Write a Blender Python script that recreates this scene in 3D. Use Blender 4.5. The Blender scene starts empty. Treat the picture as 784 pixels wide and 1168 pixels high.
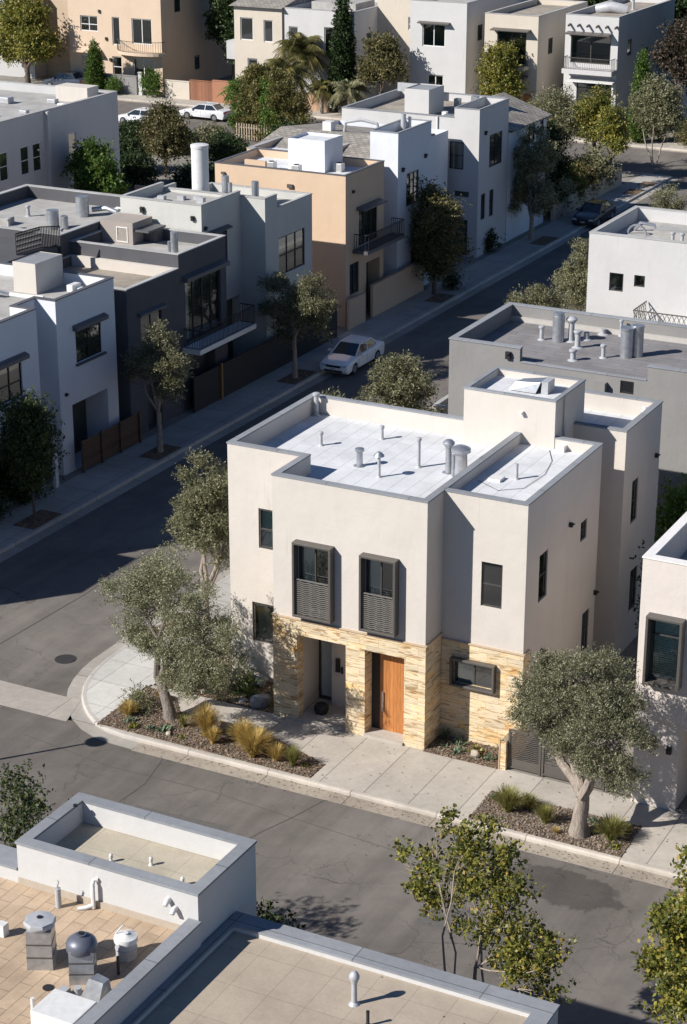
import bpy, bmesh, math, random
import numpy as np
from mathutils import Vector, Matrix
random.seed(7)
S = bpy.context.scene
COL = S.collection
rad = math.radians

# ---------------------------------------------------------------- camera, sky, sun, exposure
cam_d = bpy.data.cameras.new('camera')
cam = bpy.data.objects.new('camera', cam_d); COL.objects.link(cam)
cam.location = (25.41, -55.08, 32.20)
cam.rotation_euler = (rad(90 - 21.083), 0, rad(27.351))
cam_d.sensor_fit = 'VERTICAL'; cam_d.sensor_height = 36; cam_d.lens = 36 * 2275.93 / 1168
cam_d.clip_start = 0.5; cam_d.clip_end = 6000
S.camera = cam
W = bpy.data.worlds.new('World'); S.world = W; W.use_nodes = True
wn = W.node_tree.nodes; wl = W.node_tree.links
sky = wn.new('ShaderNodeTexSky'); sky.sky_type = 'NISHITA'; sky.sun_disc = False
sky.sun_elevation = rad(35.2); sky.sun_rotation = rad(220.5)
sky.air_density = 1.0; sky.dust_density = 0.0; sky.ozone_density = 5.0
wn['Background'].inputs[1].default_value = 0.05
tint_ = wn.new('ShaderNodeMix'); tint_.data_type = 'RGBA'; tint_.blend_type = 'MULTIPLY'; tint_.inputs[0].default_value = 1
tint_.inputs[7].default_value = (0.90, 1.0, 1.13, 1)
wl.new(sky.outputs[0], tint_.inputs[6]); wl.new(tint_.outputs[2], wn['Background'].inputs[0])
sun_d = bpy.data.lights.new('sun', 'SUN'); sun_d.energy = 5.0; sun_d.angle = rad(0.53); sun_d.color = (1, 0.95, 0.88)
sun = bpy.data.objects.new('sun', sun_d); COL.objects.link(sun)
sun.rotation_euler = Vector((0.531, 0.621, -0.576)).to_track_quat('-Z', 'Y').to_euler()
sun.location = (-60, -70, 80)
S.view_settings.view_transform = 'Standard'; S.view_settings.look = 'None'
S.view_settings.exposure = 0.49; S.view_settings.gamma = 1.0

# ---------------------------------------------------------------- materials
def nm(name):
    m = bpy.data.materials.new(name); m.use_nodes = True
    return m, m.node_tree.nodes, m.node_tree.links, m.node_tree.nodes['Principled BSDF']
def N(nt, t, **k):
    n = nt.new(t)
    for a, b in k.items():
        if a.startswith('i_'):
            n.inputs[a[2:].replace('_', ' ')].default_value = b
        else: setattr(n, a, b)
    return n
def pos(nt, lk, scale=(1, 1, 1), loc=(0, 0, 0), rot=(0, 0, 0)):
    g = nt.new('ShaderNodeNewGeometry'); mp = nt.new('ShaderNodeMapping')
    mp.inputs['Scale'].default_value = scale; mp.inputs['Location'].default_value = loc; mp.inputs['Rotation'].default_value = rot
    lk.new(g.outputs['Position'], mp.inputs[0]); return mp.outputs[0]
def ramp(nt, lk, fac, stops):
    r = nt.new('ShaderNodeValToRGB'); lk.new(fac, r.inputs[0])
    e = r.color_ramp.elements
    while len(e) < len(stops): e.new(0.5)
    for q, (p, c) in zip(e, stops):
        q.position = p; q.color = (c, c, c, 1) if not isinstance(c, tuple) else (*c, 1)
    return r.outputs[0]
def mul(nt, lk, a, b, fac=1.0, mode='MULTIPLY'):
    m = nt.new('ShaderNodeMix'); m.data_type = 'RGBA'; m.blend_type = mode
    if isinstance(fac, float): m.inputs[0].default_value = fac
    else: lk.new(fac, m.inputs[0])
    for sock, v in ((m.inputs[6], a), (m.inputs[7], b)):
        if isinstance(v, tuple): sock.default_value = (*v, 1)
        else: lk.new(v, sock)
    return m.outputs[2]
def bump(nt, lk, h, bs, strength=0.3, dist=0.02):
    b = nt.new('ShaderNodeBump'); b.inputs['Strength'].default_value = strength; b.inputs['Distance'].default_value = dist
    lk.new(h, b.inputs['Height']); lk.new(b.outputs[0], bs.inputs['Normal'])
def noise(nt, lk, vec, scale, detail=4, rough=0.55, dist=0.0):
    n = nt.new('ShaderNodeTexNoise'); n.inputs['Scale'].default_value = scale; n.inputs['Detail'].default_value = detail
    n.inputs['Roughness'].default_value = rough; n.inputs['Distortion'].default_value = dist
    lk.new(vec, n.inputs['Vector']); return n.outputs['Fac']
MC = {}
def stucco(name, c, var=0.07, rough=0.92):
    if name in MC: return MC[name]
    m, nt, lk, bs = nm(name)
    p = pos(nt, lk)
    n1 = noise(nt, lk, p, 0.55, 5, 0.6); n2 = noise(nt, lk, p, 26, 5, 0.7)
    n3 = noise(nt, lk, pos(nt, lk, (1.2, 1.2, 0.3)), 1.1, 5, 0.6)
    k = ramp(nt, lk, n1, [(0.3, 1 - var), (0.7, 1.0)])
    k2 = ramp(nt, lk, n3, [(0.25, 1 - var * .6), (0.5, 1.0)])
    k3 = ramp(nt, lk, n2, [(0.3, 0.93), (0.7, 1.0)])
    dr = noise(nt, lk, pos(nt, lk, (4.5, 4.5, 0.22)), 1.6, 4, 0.6); dm = noise(nt, lk, pos(nt, lk, loc=(31, 7, 3)), 0.35, 2)
    k4 = mul(nt, lk, (1, 1, 1), ramp(nt, lk, dr, [(0.60, 1.0), (0.68, 1 - var * 1.2)]), ramp(nt, lk, dm, [(0.5, 0.0), (0.62, 1.0)]))
    c1 = mul(nt, lk, k, k2); c1 = mul(nt, lk, c1, k3); c1 = mul(nt, lk, c1, k4); c1 = mul(nt, lk, c1, c)
    lk.new(c1, bs.inputs['Base Color']); bs.inputs['Roughness'].default_value = rough
    bs.inputs['Specular IOR Level'].default_value = 0.2
    n5 = noise(nt, lk, p, 2.2, 3, 0.6); hh = mul(nt, lk, n2, mul(nt, lk, n5, (6, 6, 6)), 0.5, 'ADD')
    bump(nt, lk, hh, bs, 0.4, 0.012)
    MC[name] = m; return m
def flat(name, c, rough=0.6, metal=0.0, spec=0.5, nv=0.12, ns=6.0, emit=None):
    if name in MC: return MC[name]
    m, nt, lk, bs = nm(name)
    p = pos(nt, lk); n1 = noise(nt, lk, p, ns, 4, 0.6)
    k = ramp(nt, lk, n1, [(0.3, 1 - nv), (0.7, 1.0)])
    lk.new(mul(nt, lk, k, c), bs.inputs['Base Color'])
    bs.inputs['Roughness'].default_value = rough; bs.inputs['Metallic'].default_value = metal
    bs.inputs['Specular IOR Level'].default_value = spec
    MC[name] = m; return m
def roofing(name, c, pw=1.0, ph=8.0, line=0.86, rot=0.0, var=0.12, seam=0.012, off=0.5, tone=0.0, spots=0.0):
    """membrane or slab roofing laid in rows with thin seams, blotchy with dirt"""
    if name in MC: return MC[name]
    m, nt, lk, bs = nm(name)
    p = pos(nt, lk, rot=(0, 0, rot)); pw0 = pos(nt, lk)
    b = N(nt, 'ShaderNodeTexBrick'); b.offset = off
    lk.new(p, b.inputs['Vector']); b.inputs['Scale'].default_value = 1.0
    b.inputs['Brick Width'].default_value = ph; b.inputs['Row Height'].default_value = pw
    b.inputs['Mortar Size'].default_value = seam; b.inputs['Mortar Smooth'].default_value = 0.3
    b.inputs['Color1'].default_value = (1, 1, 1, 1); b.inputs['Color2'].default_value = (1 - tone,) * 3 + (1,)
    b.inputs['Mortar'].default_value = (line, line, line, 1)
    n1 = noise(nt, lk, pw0, 0.9, 6, 0.65); n2 = noise(nt, lk, pw0, 14, 4, 0.6)
    k = ramp(nt, lk, n1, [(0.3, 1 - var), (0.62, 1.0)]); k2 = ramp(nt, lk, n2, [(0.3, 0.9), (0.65, 1.0)])
    c1 = mul(nt, lk, mul(nt, lk, k, k2), b.outputs['Color']); c1 = mul(nt, lk, c1, c)
    if spots:
        v = nt.new('ShaderNodeTexVoronoi'); v.inputs['Scale'].default_value = 1.7; lk.new(pw0, v.inputs['Vector'])
        sp = ramp(nt, lk, v.outputs['Distance'], [(0.03, 1.0), (0.06, 0.0)])
        c1 = mul(nt, lk, c1, (0.05, 0.04, 0.035), mul(nt, lk, sp, (spots, spots, spots)))
    lk.new(c1, bs.inputs['Base Color']); bs.inputs['Roughness'].default_value = 0.85
    bs.inputs['Specular IOR Level'].default_value = 0.25
    bump(nt, lk, n2, bs, 0.3, 0.01)
    MC[name] = m; return m
def asphalt():
    m, nt, lk, bs = nm('asphalt')
    p = pos(nt, lk)
    big = noise(nt, lk, p, 0.13, 6, 0.6, 0.6); mid = noise(nt, lk, p, 1.1, 6, 0.7); fine = noise(nt, lk, p, 34, 3, 0.8)
    tracks = noise(nt, lk, pos(nt, lk, (0.9, 0.05, 1)), 1.2, 4, 0.6)
    c = ramp(nt, lk, big, [(0.3, (0.135, 0.121, 0.110)), (0.5, (0.172, 0.155, 0.141)), (0.72, (0.215, 0.195, 0.176))])
    c = mul(nt, lk, c, ramp(nt, lk, mid, [(0.3, 0.84), (0.7, 1.06)]))
    c = mul(nt, lk, c, ramp(nt, lk, fine, [(0.3, 0.72), (0.72, 1.16)]))
    c = mul(nt, lk, c, ramp(nt, lk, tracks, [(0.35, 0.84), (0.6, 1.04)]))
    # cracks: edges of large distorted cells, kept only in places
    def cracks(scale, w, seed):
        nz = nt.new('ShaderNodeTexNoise'); nz.inputs['Scale'].default_value = 1.3; nz.inputs['Detail'].default_value = 5; lk.new(p, nz.inputs['Vector'])
        ad = nt.new('ShaderNodeVectorMath'); ad.operation = 'MULTIPLY_ADD'
        lk.new(nz.outputs['Color'], ad.inputs[0]); ad.inputs[1].default_value = (1.3, 1.3, 0); lk.new(p, ad.inputs[2])
        v = nt.new('ShaderNodeTexVoronoi'); v.feature = 'DISTANCE_TO_EDGE'; v.inputs['Scale'].default_value = scale
        lk.new(ad.outputs[0], v.inputs['Vector'])
        e = ramp(nt, lk, v.outputs['Distance'], [(w * 0.4, 1.0), (w, 0.0)])
        mask = ramp(nt, lk, noise(nt, lk, pos(nt, lk, loc=(seed, 0, 0)), 0.22, 2), [(0.45, 0.0), (0.62, 1.0)])
        return mul(nt, lk, e, mask)
    c = mul(nt, lk, c, (0.03, 0.03, 0.03), mul(nt, lk, cracks(0.16, 0.0055, 0), (0.75,) * 3), 'MIX')
    c = mul(nt, lk, c, (0.035, 0.035, 0.035), mul(nt, lk, cracks(0.5, 0.008, 17), (0.5,) * 3), 'MIX')
    # an old dark damp stain in the road by the right-hand kerb
    g = nt.new('ShaderNodeNewGeometry'); sb = nt.new('ShaderNodeVectorMath'); sb.operation = 'DISTANCE'
    mp = nt.new('ShaderNodeMapping'); mp.inputs['Location'].default_value = (-6.9 * 0.42, 5.9, 0); mp.inputs['Scale'].default_value = (0.42, 1.0, 1)
    lk.new(g.outputs['Position'], mp.inputs[0]); lk.new(mp.outputs[0], sb.inputs[0]); sb.inputs[1].default_value = (0, 0, 0)
    ma = nt.new('ShaderNodeMath'); ma.operation = 'MULTIPLY_ADD'; lk.new(mid, ma.inputs[0]); ma.inputs[1].default_value = 1.6; lk.new(sb.outputs['Value'], ma.inputs[2])
    st = ramp(nt, lk, ma.outputs[0], [(0.0, 0.62), (1.0, 1.0)]); st.node.color_ramp.elements[0].position = 0.93
    st.node.color_ramp.elements[1].position = 1.0
    md = nt.new('ShaderNodeMath'); md.operation = 'MULTIPLY'; md.inputs[1].default_value = 0.55; lk.new(ma.outputs[0], md.inputs[0])
    lk.new(md.outputs[0], st.node.inputs[0])
    c = mul(nt, lk, c, st)
    lk.new(c, bs.inputs['Base Color']); bs.inputs['Roughness'].default_value = 0.9; bs.inputs['Specular IOR Level'].default_value = 0.3
    bump(nt, lk, fine, bs, 0.5, 0.012)
    return m
def concrete(name, c, jx=None, jy=None, offx=0.0, offy=0.0, line=0.45, var=0.2):
    """slabs: joints every jx metres along X and jy along Y"""
    m, nt, lk, bs = nm(name)
    p = pos(nt, lk)
    n1 = noise(nt, lk, p, 0.5, 6, 0.65); n2 = noise(nt, lk, p, 5, 5, 0.7); n3 = noise(nt, lk, p, 40, 3, 0.7)
    k = ramp(nt, lk, n1, [(0.32, 1 - var), (0.66, 1.0)])
    k = mul(nt, lk, k, ramp(nt, lk, n2, [(0.3, 0.88), (0.65, 1.02)])); k = mul(nt, lk, k, ramp(nt, lk, n3, [(0.3, 0.9), (0.7, 1.05)]))
    col = mul(nt, lk, k, c)
    sx = nt.new('ShaderNodeSeparateXYZ'); lk.new(p, sx.inputs[0])
    for axis, j, off in ((0, jx, offx), (1, jy, offy)):
        if not j: continue
        a = nt.new('ShaderNodeMath'); a.operation = 'ADD'; a.inputs[1].default_value = off + 500 * j; lk.new(sx.outputs[axis], a.inputs[0])
        md = nt.new('ShaderNodeMath'); md.operation = 'MODULO'; md.inputs[1].default_value = j; lk.new(a.outputs[0], md.inputs[0])
        lt = nt.new('ShaderNodeMath'); lt.operation = 'LESS_THAN'; lt.inputs[1].default_value = 0.03; lk.new(md.outputs[0], lt.inputs[0])
        col = mul(nt, lk, col, (line, line, line), lt.outputs[0])
        fl = nt.new('ShaderNodeMath'); fl.operation = 'DIVIDE'; fl.inputs[1].default_value = j; lk.new(a.outputs[0], fl.inputs[0])
        f2 = nt.new('ShaderNodeMath'); f2.operation = 'FLOOR'; lk.new(fl.outputs[0], f2.inputs[0])
        wnn = nt.new('ShaderNodeTexWhiteNoise'); wnn.noise_dimensions = '1D'; lk.new(f2.outputs[0], wnn.inputs['W'])
        col = mul(nt, lk, col, ramp(nt, lk, wnn.outputs[0], [(0.0, 0.9), (1.0, 1.03)]))
    lk.new(col, bs.inputs['Base Color']); bs.inputs['Roughness'].default_value = 0.88; bs.inputs['Specular IOR Level'].default_value = 0.25
    bump(nt, lk, n3, bs, 0.3, 0.008)
    MC[name] = m; return m
def sandstone():
    m, nt, lk, bs = nm('sandstone_cladding')
    g = nt.new('ShaderNodeNewGeometry'); s = nt.new('ShaderNodeSeparateXYZ'); lk.new(g.outputs['Position'], s.inputs[0])
    a = nt.new('ShaderNodeMath'); a.operation = 'ADD'; lk.new(s.outputs[0], a.inputs[0]); lk.new(s.outputs[1], a.inputs[1])
    cb = nt.new('ShaderNodeCombineXYZ'); lk.new(a.outputs[0], cb.inputs[0]); lk.new(s.outputs[2], cb.inputs[1])
    b = nt.new('ShaderNodeTexBrick'); lk.new(cb.outputs[0], b.inputs['Vector']); b.inputs['Scale'].default_value = 1
    b.inputs['Brick Width'].default_value = 0.74; b.inputs['Row Height'].default_value = 0.30; b.inputs['Mortar Size'].default_value = 0.003
    b.inputs['Color1'].default_value = (0, 0, 0, 1); b.inputs['Color2'].default_value = (1, 1, 1, 1); b.inputs['Mortar'].default_value = (0.5, 0.5, 0.5, 1)
    b.offset_frequency = 2; b.offset = 0.37
    # streaks: the veins tilt differently from slab to slab
    sc = nt.new('ShaderNodeVectorMath'); sc.operation = 'MULTIPLY_ADD'
    lk.new(b.outputs['Color'], sc.inputs[0]); sc.inputs[1].default_value = (9, 13, 5); lk.new(cb.outputs[0], sc.inputs[2])
    mp = nt.new('ShaderNodeMapping'); mp.inputs['Scale'].default_value = (0.75, 6.5, 1); mp.inputs['Rotation'].default_value = (0, 0, rad(5)); lk.new(sc.outputs[0], mp.inputs[0])
    n1 = noise(nt, lk, mp.outputs[0], 1.5, 7, 0.62, 1.1)
    mp2 = nt.new('ShaderNodeMapping'); mp2.inputs['Scale'].default_value = (0.7, 1.6, 1); lk.new(sc.outputs[0], mp2.inputs[0])
    n2 = noise(nt, lk, mp2.outputs[0], 0.9, 4, 0.55, 0.4)
    c = ramp(nt, lk, n1, [(0.28, (0.22, 0.14, 0.08)), (0.41, (0.50, 0.34, 0.18)), (0.48, (0.78, 0.66, 0.48)), (0.62, (0.72, 0.60, 0.42)), (0.74, (0.36, 0.26, 0.16))])
    tint = ramp(nt, lk, n2, [(0.34, (0.98, 0.78, 0.50)), (0.46, (0.96, 0.93, 0.86)), (0.7, (0.80, 0.82, 0.85))])
    c = mul(nt, lk, c, tint); 
    br = ramp(nt, lk, b.outputs['Color'], [(0.0, 0.82), (1.0, 1.06)]); c = mul(nt, lk, c, br)
    c = mul(nt, lk, c, (0.25, 0.2, 0.14), mul(nt, lk, b.outputs['Fac'], (0.75,) * 3), 'MIX')
    lk.new(c, bs.inputs['Base Color']); bs.inputs['Roughness'].default_value = 0.9
    inv = ramp(nt, lk, b.outputs['Fac'], [(0.0, 1.0), (1.0, 0.0)]); h = mul(nt, lk, inv, mul(nt, lk, n1, b.outputs['Color'], 0.5, 'ADD'))
    bump(nt, lk, h, bs, 0.7, 0.03)
    return m
def wood(name, c, vertical=True, plank=0.13):
    m, nt, lk, bs = nm(name)
    g = nt.new('ShaderNodeNewGeometry'); s = nt.new('ShaderNodeSeparateXYZ'); lk.new(g.outputs['Position'], s.inputs[0])
    a = nt.new('ShaderNodeMath'); a.operation = 'ADD'; lk.new(s.outputs[0], a.inputs[0]); lk.new(s.outputs[1], a.inputs[1])
    u, v = (a.outputs[0], s.outputs[2]) if vertical else (s.outputs[2], a.outputs[0])
    cb = nt.new('ShaderNodeCombineXYZ'); lk.new(u, cb.inputs[0]); lk.new(v, cb.inputs[1])
    dv = nt.new('ShaderNodeMath'); dv.operation = 'DIVIDE'; dv.inputs[1].default_value = plank; lk.new(u, dv.inputs[0])
    fr = nt.new('ShaderNodeMath'); fr.operation = 'FRACT'; lk.new(dv.outputs[0], fr.inputs[0])
    fl = nt.new('ShaderNodeMath'); fl.operation = 'FLOOR'; lk.new(dv.outputs[0], fl.inputs[0])
    w = nt.new('ShaderNodeTexWhiteNoise'); w.noise_dimensions = '1D'; lk.new(fl.outputs[0], w.inputs['W'])
    mp = nt.new('ShaderNodeMapping'); mp.inputs['Scale'].default_value = (22, 1.3, 1); lk.new(cb.outputs[0], mp.inputs[0])
    n1 = noise(nt, lk, mp.outputs[0], 1.5, 5, 0.6, 0.5)
    k = mul(nt, lk, ramp(nt, lk, n1, [(0.3, 0.65), (0.7, 1.08)]), ramp(nt, lk, w.outputs[0], [(0, 0.72), (1, 1.12)]))
    k = mul(nt, lk, k, ramp(nt, lk, fr.outputs[0], [(0.03, 0.25), (0.08, 1.0)]))
    lk.new(mul(nt, lk, k, c), bs.inputs['Base Color']); bs.inputs['Roughness'].default_value = 0.5
    MC[name] = m; return m
def glass(name='window_glass', tint=(0.55, 0.68, 0.62), refl=0.14):
    m, nt, lk, bs = nm(name); out = nt['Material Output']; nt.remove(bs)
    t = nt.new('ShaderNodeBsdfTransparent'); t.inputs[0].default_value = (*tint, 1)
    gl = nt.new('ShaderNodeBsdfGlossy'); gl.inputs['Roughness'].default_value = 0.03; gl.inputs[0].default_value = (0.9, 0.95, 1, 1)
    fr = nt.new('ShaderNodeFresnel'); fr.inputs[0].default_value = 1.6
    ad = nt.new('ShaderNodeMath'); ad.operation = 'ADD'; ad.inputs[1].default_value = refl; lk.new(fr.outputs[0], ad.inputs[0])
    mx = nt.new('ShaderNodeMixShader'); lk.new(ad.outputs[0], mx.inputs[0]); lk.new(t.outputs[0], mx.inputs[1]); lk.new(gl.outputs[0], mx.inputs[2])
    lk.new(mx.outputs[0], out.inputs[0]); MC[name] = m; return m
def leafmat(name, stops, trans=0.3, rough=0.55):
    m, nt, lk, bs = nm(name); out = nt['Material Output']
    g = nt.new('ShaderNodeNewGeometry')
    oi = nt.new('ShaderNodeObjectInfo')
    c = ramp(nt, lk, g.outputs['Random Per Island'], stops)
    c = mul(nt, lk, c, ramp(nt, lk, oi.outputs['Random'], [(0, 0.85), (1, 1.1)]))
    n1 = noise(nt, lk, pos(nt, lk), 1.1, 3, 0.6)
    c = mul(nt, lk, c, ramp(nt, lk, n1, [(0.3, 0.78), (0.7, 1.12)]))
    lk.new(c, bs.inputs['Base Color']); bs.inputs['Roughness'].default_value = rough; bs.inputs['Specular IOR Level'].default_value = 0.35
    tr = nt.new('ShaderNodeBsdfTranslucent'); lk.new(c, tr.inputs[0])
    mx = nt.new('ShaderNodeMixShader'); mx.inputs[0].default_value = trans
    lk.new(bs.outputs[0], mx.inputs[1]); lk.new(tr.outputs[0], mx.inputs[2]); lk.new(mx.outputs[0], out.inputs[0])
    return m
def mulch(name, c):
    m, nt, lk, bs = nm(name); p = pos(nt, lk)
    v = nt.new('ShaderNodeTexVoronoi'); v.inputs['Scale'].default_value = 16; lk.new(p, v.inputs['Vector'])
    n1 = noise(nt, lk, p, 1.5, 5, 0.7); n2 = noise(nt, lk, p, 22, 3, 0.7)
    wn_ = nt.new('ShaderNodeSeparateColor'); lk.new(v.outputs['Color'], wn_.inputs[0])
    k = ramp(nt, lk, wn_.outputs[0], [(0, 0.45), (0.8, 1.1), (1, 1.8)])
    k = mul(nt, lk, k, ramp(nt, lk, n1, [(0.3, 0.7), (0.7, 1.1)]))
    lk.new(mul(nt, lk, k, c), bs.inputs['Base Color']); bs.inputs['Roughness'].default_value = 0.95
    bump(nt, lk, mul(nt, lk, v.outputs['Distance'], n2, 0.5, 'ADD'), bs, 1.0, 0.05)
    MC[name] = m; return m
def bark(name, c):
    m, nt, lk, bs = nm(name); p = pos(nt, lk, (1, 1, 0.25))
    n1 = noise(nt, lk, p, 14, 5, 0.7, 0.6)
    lk.new(mul(nt, lk, ramp(nt, lk, n1, [(0.3, 0.45), (0.65, 1.15)]), c), bs.inputs['Base Color']); bs.inputs['Roughness'].default_value = 0.95
    bump(nt, lk, n1, bs, 0.8, 0.05); MC[name] = m; return m

CAPG = concrete('grey_metal_cap', (0.30, 0.315, 0.34), 3.05, 3.05, .7, .4, .55, .2); CAPL = concrete('pale_cap', (0.47, 0.47, 0.465), 3.05, 3.05, .2, 1.1, .6, .2)
WHITE = stucco('cream_stucco', (0.605, 0.56, 0.51), 0.09)
WHITE2 = stucco('white_stucco', (0.555, 0.55, 0.545))
WHITE3 = stucco('cool_white_stucco', (0.68, 0.705, 0.75))
PINKW = stucco('pinkish_white_stucco', (0.64, 0.58, 0.535))
GREYW = stucco('pale_grey_stucco', (0.50, 0.50, 0.50))
CHAR = stucco('charcoal_stucco', (0.105, 0.105, 0.115), 0.15)
MIDG = stucco('mid_grey_stucco', (0.255, 0.25, 0.245), 0.1)
LGREY = stucco('light_grey_stucco', (0.53, 0.53, 0.50), 0.08)
SALM = stucco('salmon_stucco', (0.62, 0.465, 0.335))
BEIGE = stucco('beige_stucco', (0.62, 0.49, 0.37))
BEIGE2 = stucco('grey_beige_stucco', (0.58, 0.52, 0.44))
TANW = stucco('tan_stucco', (0.50, 0.40, 0.30))
CAPD = flat('dark_cap', (0.10, 0.10, 0.11), 0.5)
CAPW = flat('white_cap', (0.76, 0.74, 0.72), 0.7, nv=0.12)
BRONZE = flat('bronze_metal', (0.085, 0.078, 0.072), 0.45, 0.3)
BRONZL = flat('grey_bronze_metal', (0.115, 0.105, 0.095), 0.45, 0.2)
BLACK = flat('black_metal', (0.025, 0.025, 0.028), 0.5, 0.2)
DARKIN = flat('dark_interior', (0.07, 0.075, 0.07), 0.9)
RAILM = flat('light_bronze_rail', (0.17, 0.16, 0.145), 0.5)
GALV = flat('galvanised_metal', (0.52, 0.54, 0.57), 0.42, 0.75, nv=0.3, ns=5)
GALVP = flat('painted_grey_metal', (0.45, 0.46, 0.48), 0.5, 0.1, nv=0.2, ns=5)
WMETAL = flat('white_painted_metal', (0.68, 0.68, 0.67), 0.5, nv=0.15)
DOME = flat('slate_blue_metal', (0.13, 0.14, 0.18), 0.45, 0.3)
BLIND = flat('window_blind', (0.72, 0.78, 0.74), 0.8)
CURT = flat('curtain', (0.50, 0.52, 0.50), 0.9)
GLASS = glass(tint=(0.82, 0.93, 0.87), refl=.14); GLASSD = glass('dark_glass', (0.5, 0.58, 0.54), 0.2)
MEMW = roofing('white_roof_membrane', (0.68, 0.695, 0.72), 0.62, 3.3, 0.66, rad(90), 0.2, 0.014, tone=0.06)
MEMG = roofing('grey_roof_shingle', (0.26, 0.25, 0.255), 0.42, 1.9, 0.55, 0, 0.25, 0.014, 0.37, tone=0.15)
MEML = roofing('light_grey_roofing', (0.44, 0.43, 0.41), 0.9, 4.0, 0.8, 0, 0.3, 0.014, tone=0.06)
MEMB = roofing('brown_grey_roofing', (0.36, 0.32, 0.27), 0.9, 4.0, 0.8, 0, 0.35, 0.014, tone=0.06)
DECKT = roofing('tan_deck_roofing', (0.54, 0.41, 0.29), 0.34, 0.95, 0.5, rad(90), 0.34, 0.011, 0.41, tone=0.16)
SLABT = roofing('beige_slab_roofing', (0.43, 0.365, 0.29), 0.92, 1.25, 0.7, rad(90), 0.18, 0.010, 0.0, tone=0.05, spots=0.8)
STONE = sandstone(); LEDGE = flat('stone_ledge', (0.50, 0.38, 0.26), 0.85)
ASPH = asphalt()
SWX = concrete('sidewalk_concrete_front', (0.49, 0.45, 0.395), 1.62, None, 0.5)
SWY = concrete('sidewalk_concrete_side', (0.46, 0.44, 0.41), 2.4, 1.62, 0.15, 0.4)
CORN = concrete('corner_ramp_concrete', (0.60, 0.585, 0.55), 1.35, 1.7, 0.65, 0.6, 0.6, 0.12)
KERB = concrete('kerb_concrete', (0.56, 0.51, 0.45), 3.1, None, 0.9, 0, 0.4, 0.25)
KERBY = concrete('kerb_concrete_side', (0.52, 0.49, 0.45), None, 3.1, 0, 0.3, 0.4, 0.25)
GUT = concrete('gutter_concrete', (0.40, 0.35, 0.29), 3.1, None, 0.9, 0, 0.35, 0.3)
GUTY = concrete('gutter_concrete_side', (0.42, 0.39, 0.35), None, 3.1, 0, 0.3, 0.35, 0.25)
SWALE = concrete('cross_gutter_concrete', (0.47, 0.43, 0.38), 3.2, None, 0.3, 0, 0.5, 0.25)
YARD = concrete('yard_concrete', (0.30, 0.28, 0.25), 3.0, 3.0, 0, 0, 0.6, 0.3)
MULCH = mulch('mulch', (0.19, 0.13, 0.085)); GRAVEL = mulch('grey_gravel', (0.24, 0.18, 0.135))
WOODD = wood('orange_wood_planks', (0.50, 0.20, 0.06)); WOODF = wood('dark_fence_wood', (0.13, 0.075, 0.05), False, 0.16)
WOODR = wood('red_fence_wood', (0.30, 0.13, 0.07), True, 0.2)
TILE = roofing('grey_tile_roof', (0.40, 0.37, 0.33), 0.3, 0.45, 0.4, 0, 0.3, 0.03, 0.5, tone=0.3)
OLIVE = leafmat('olive_leaves', [(0.0, (0.08, 0.088, 0.045)), (0.4, (0.185, 0.195, 0.10)), (0.75, (0.33, 0.325, 0.20)), (1.0, (0.60, 0.57, 0.42))], 0.35)
BROAD = leafmat('dark_broad_leaves', [(0.0, (0.02, 0.035, 0.012)), (0.5, (0.05, 0.075, 0.022)), (1.0, (0.13, 0.15, 0.04))], 0.25)
YELG = leafmat('yellow_green_leaves', [(0.0, (0.05, 0.065, 0.015)), (0.45, (0.16, 0.18, 0.04)), (0.8, (0.33, 0.31, 0.06)), (1.0, (0.42, 0.30, 0.08))], 0.35, 0.45)
DKGRN = leafmat('deep_green_leaves', [(0.0, (0.012, 0.025, 0.008)), (0.6, (0.03, 0.055, 0.016)), (1.0, (0.07, 0.11, 0.03))], 0.2)
BROWNG = leafmat('brownish_green_leaves', [(0.0, (0.04, 0.045, 0.018)), (0.5, (0.13, 0.125, 0.05)), (1.0, (0.30, 0.25, 0.11))], 0.3)
GREYG = leafmat('grey_green_leaves', [(0.0, (0.085, 0.09, 0.045)), (0.5, (0.20, 0.20, 0.105)), (1.0, (0.42, 0.40, 0.25))], 0.35)
BRIGHT = leafmat('bright_green_leaves', [(0.0, (0.04, 0.09, 0.012)), (0.6, (0.10, 0.18, 0.03)), (1.0, (0.19, 0.26, 0.05))], 0.35)
PALM = leafmat('palm_leaves', [(0.0, (0.07, 0.08, 0.02)), (0.6, (0.17, 0.16, 0.05)), (1.0, (0.30, 0.24, 0.09))], 0.3)
RUST = leafmat('rust_red_leaves', [(0.0, (0.08, 0.03, 0.02)), (1.0, (0.25, 0.09, 0.05))], 0.3)
PINKL = leafmat('faded_pink_brown_leaves', [(0.0, (0.03, 0.035, 0.02)), (0.7, (0.08, 0.06, 0.04)), (1.0, (0.22, 0.15, 0.12))], 0.3)
STRAW = leafmat('straw_grass_blades', [(0.0, (0.26, 0.21, 0.05)), (0.5, (0.56, 0.40, 0.12)), (1.0, (0.80, 0.60, 0.26))], 0.4)
GRASSY = leafmat('yellow_green_grass_blades', [(0.0, (0.11, 0.13, 0.03)), (0.6, (0.28, 0.28, 0.08)), (1.0, (0.50, 0.42, 0.16))], 0.35)
SUCC = leafmat('succulent_leaves', [(0.0, (0.06, 0.10, 0.06)), (1.0, (0.20, 0.26, 0.16))], 0.15)
BARKO = bark('olive_bark', (0.36, 0.30, 0.25)); BARKD = bark('dark_bark', (0.13, 0.10, 0.08)); BARKP = bark('pale_bark', (0.33, 0.28, 0.235))
ROCK = flat('grey_blue_rock', (0.30, 0.31, 0.33), 0.85, nv=0.5, ns=4)
ROCKT = flat('tan_rock', (0.46, 0.40, 0.32), 0.85, nv=0.4, ns=4)

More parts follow.
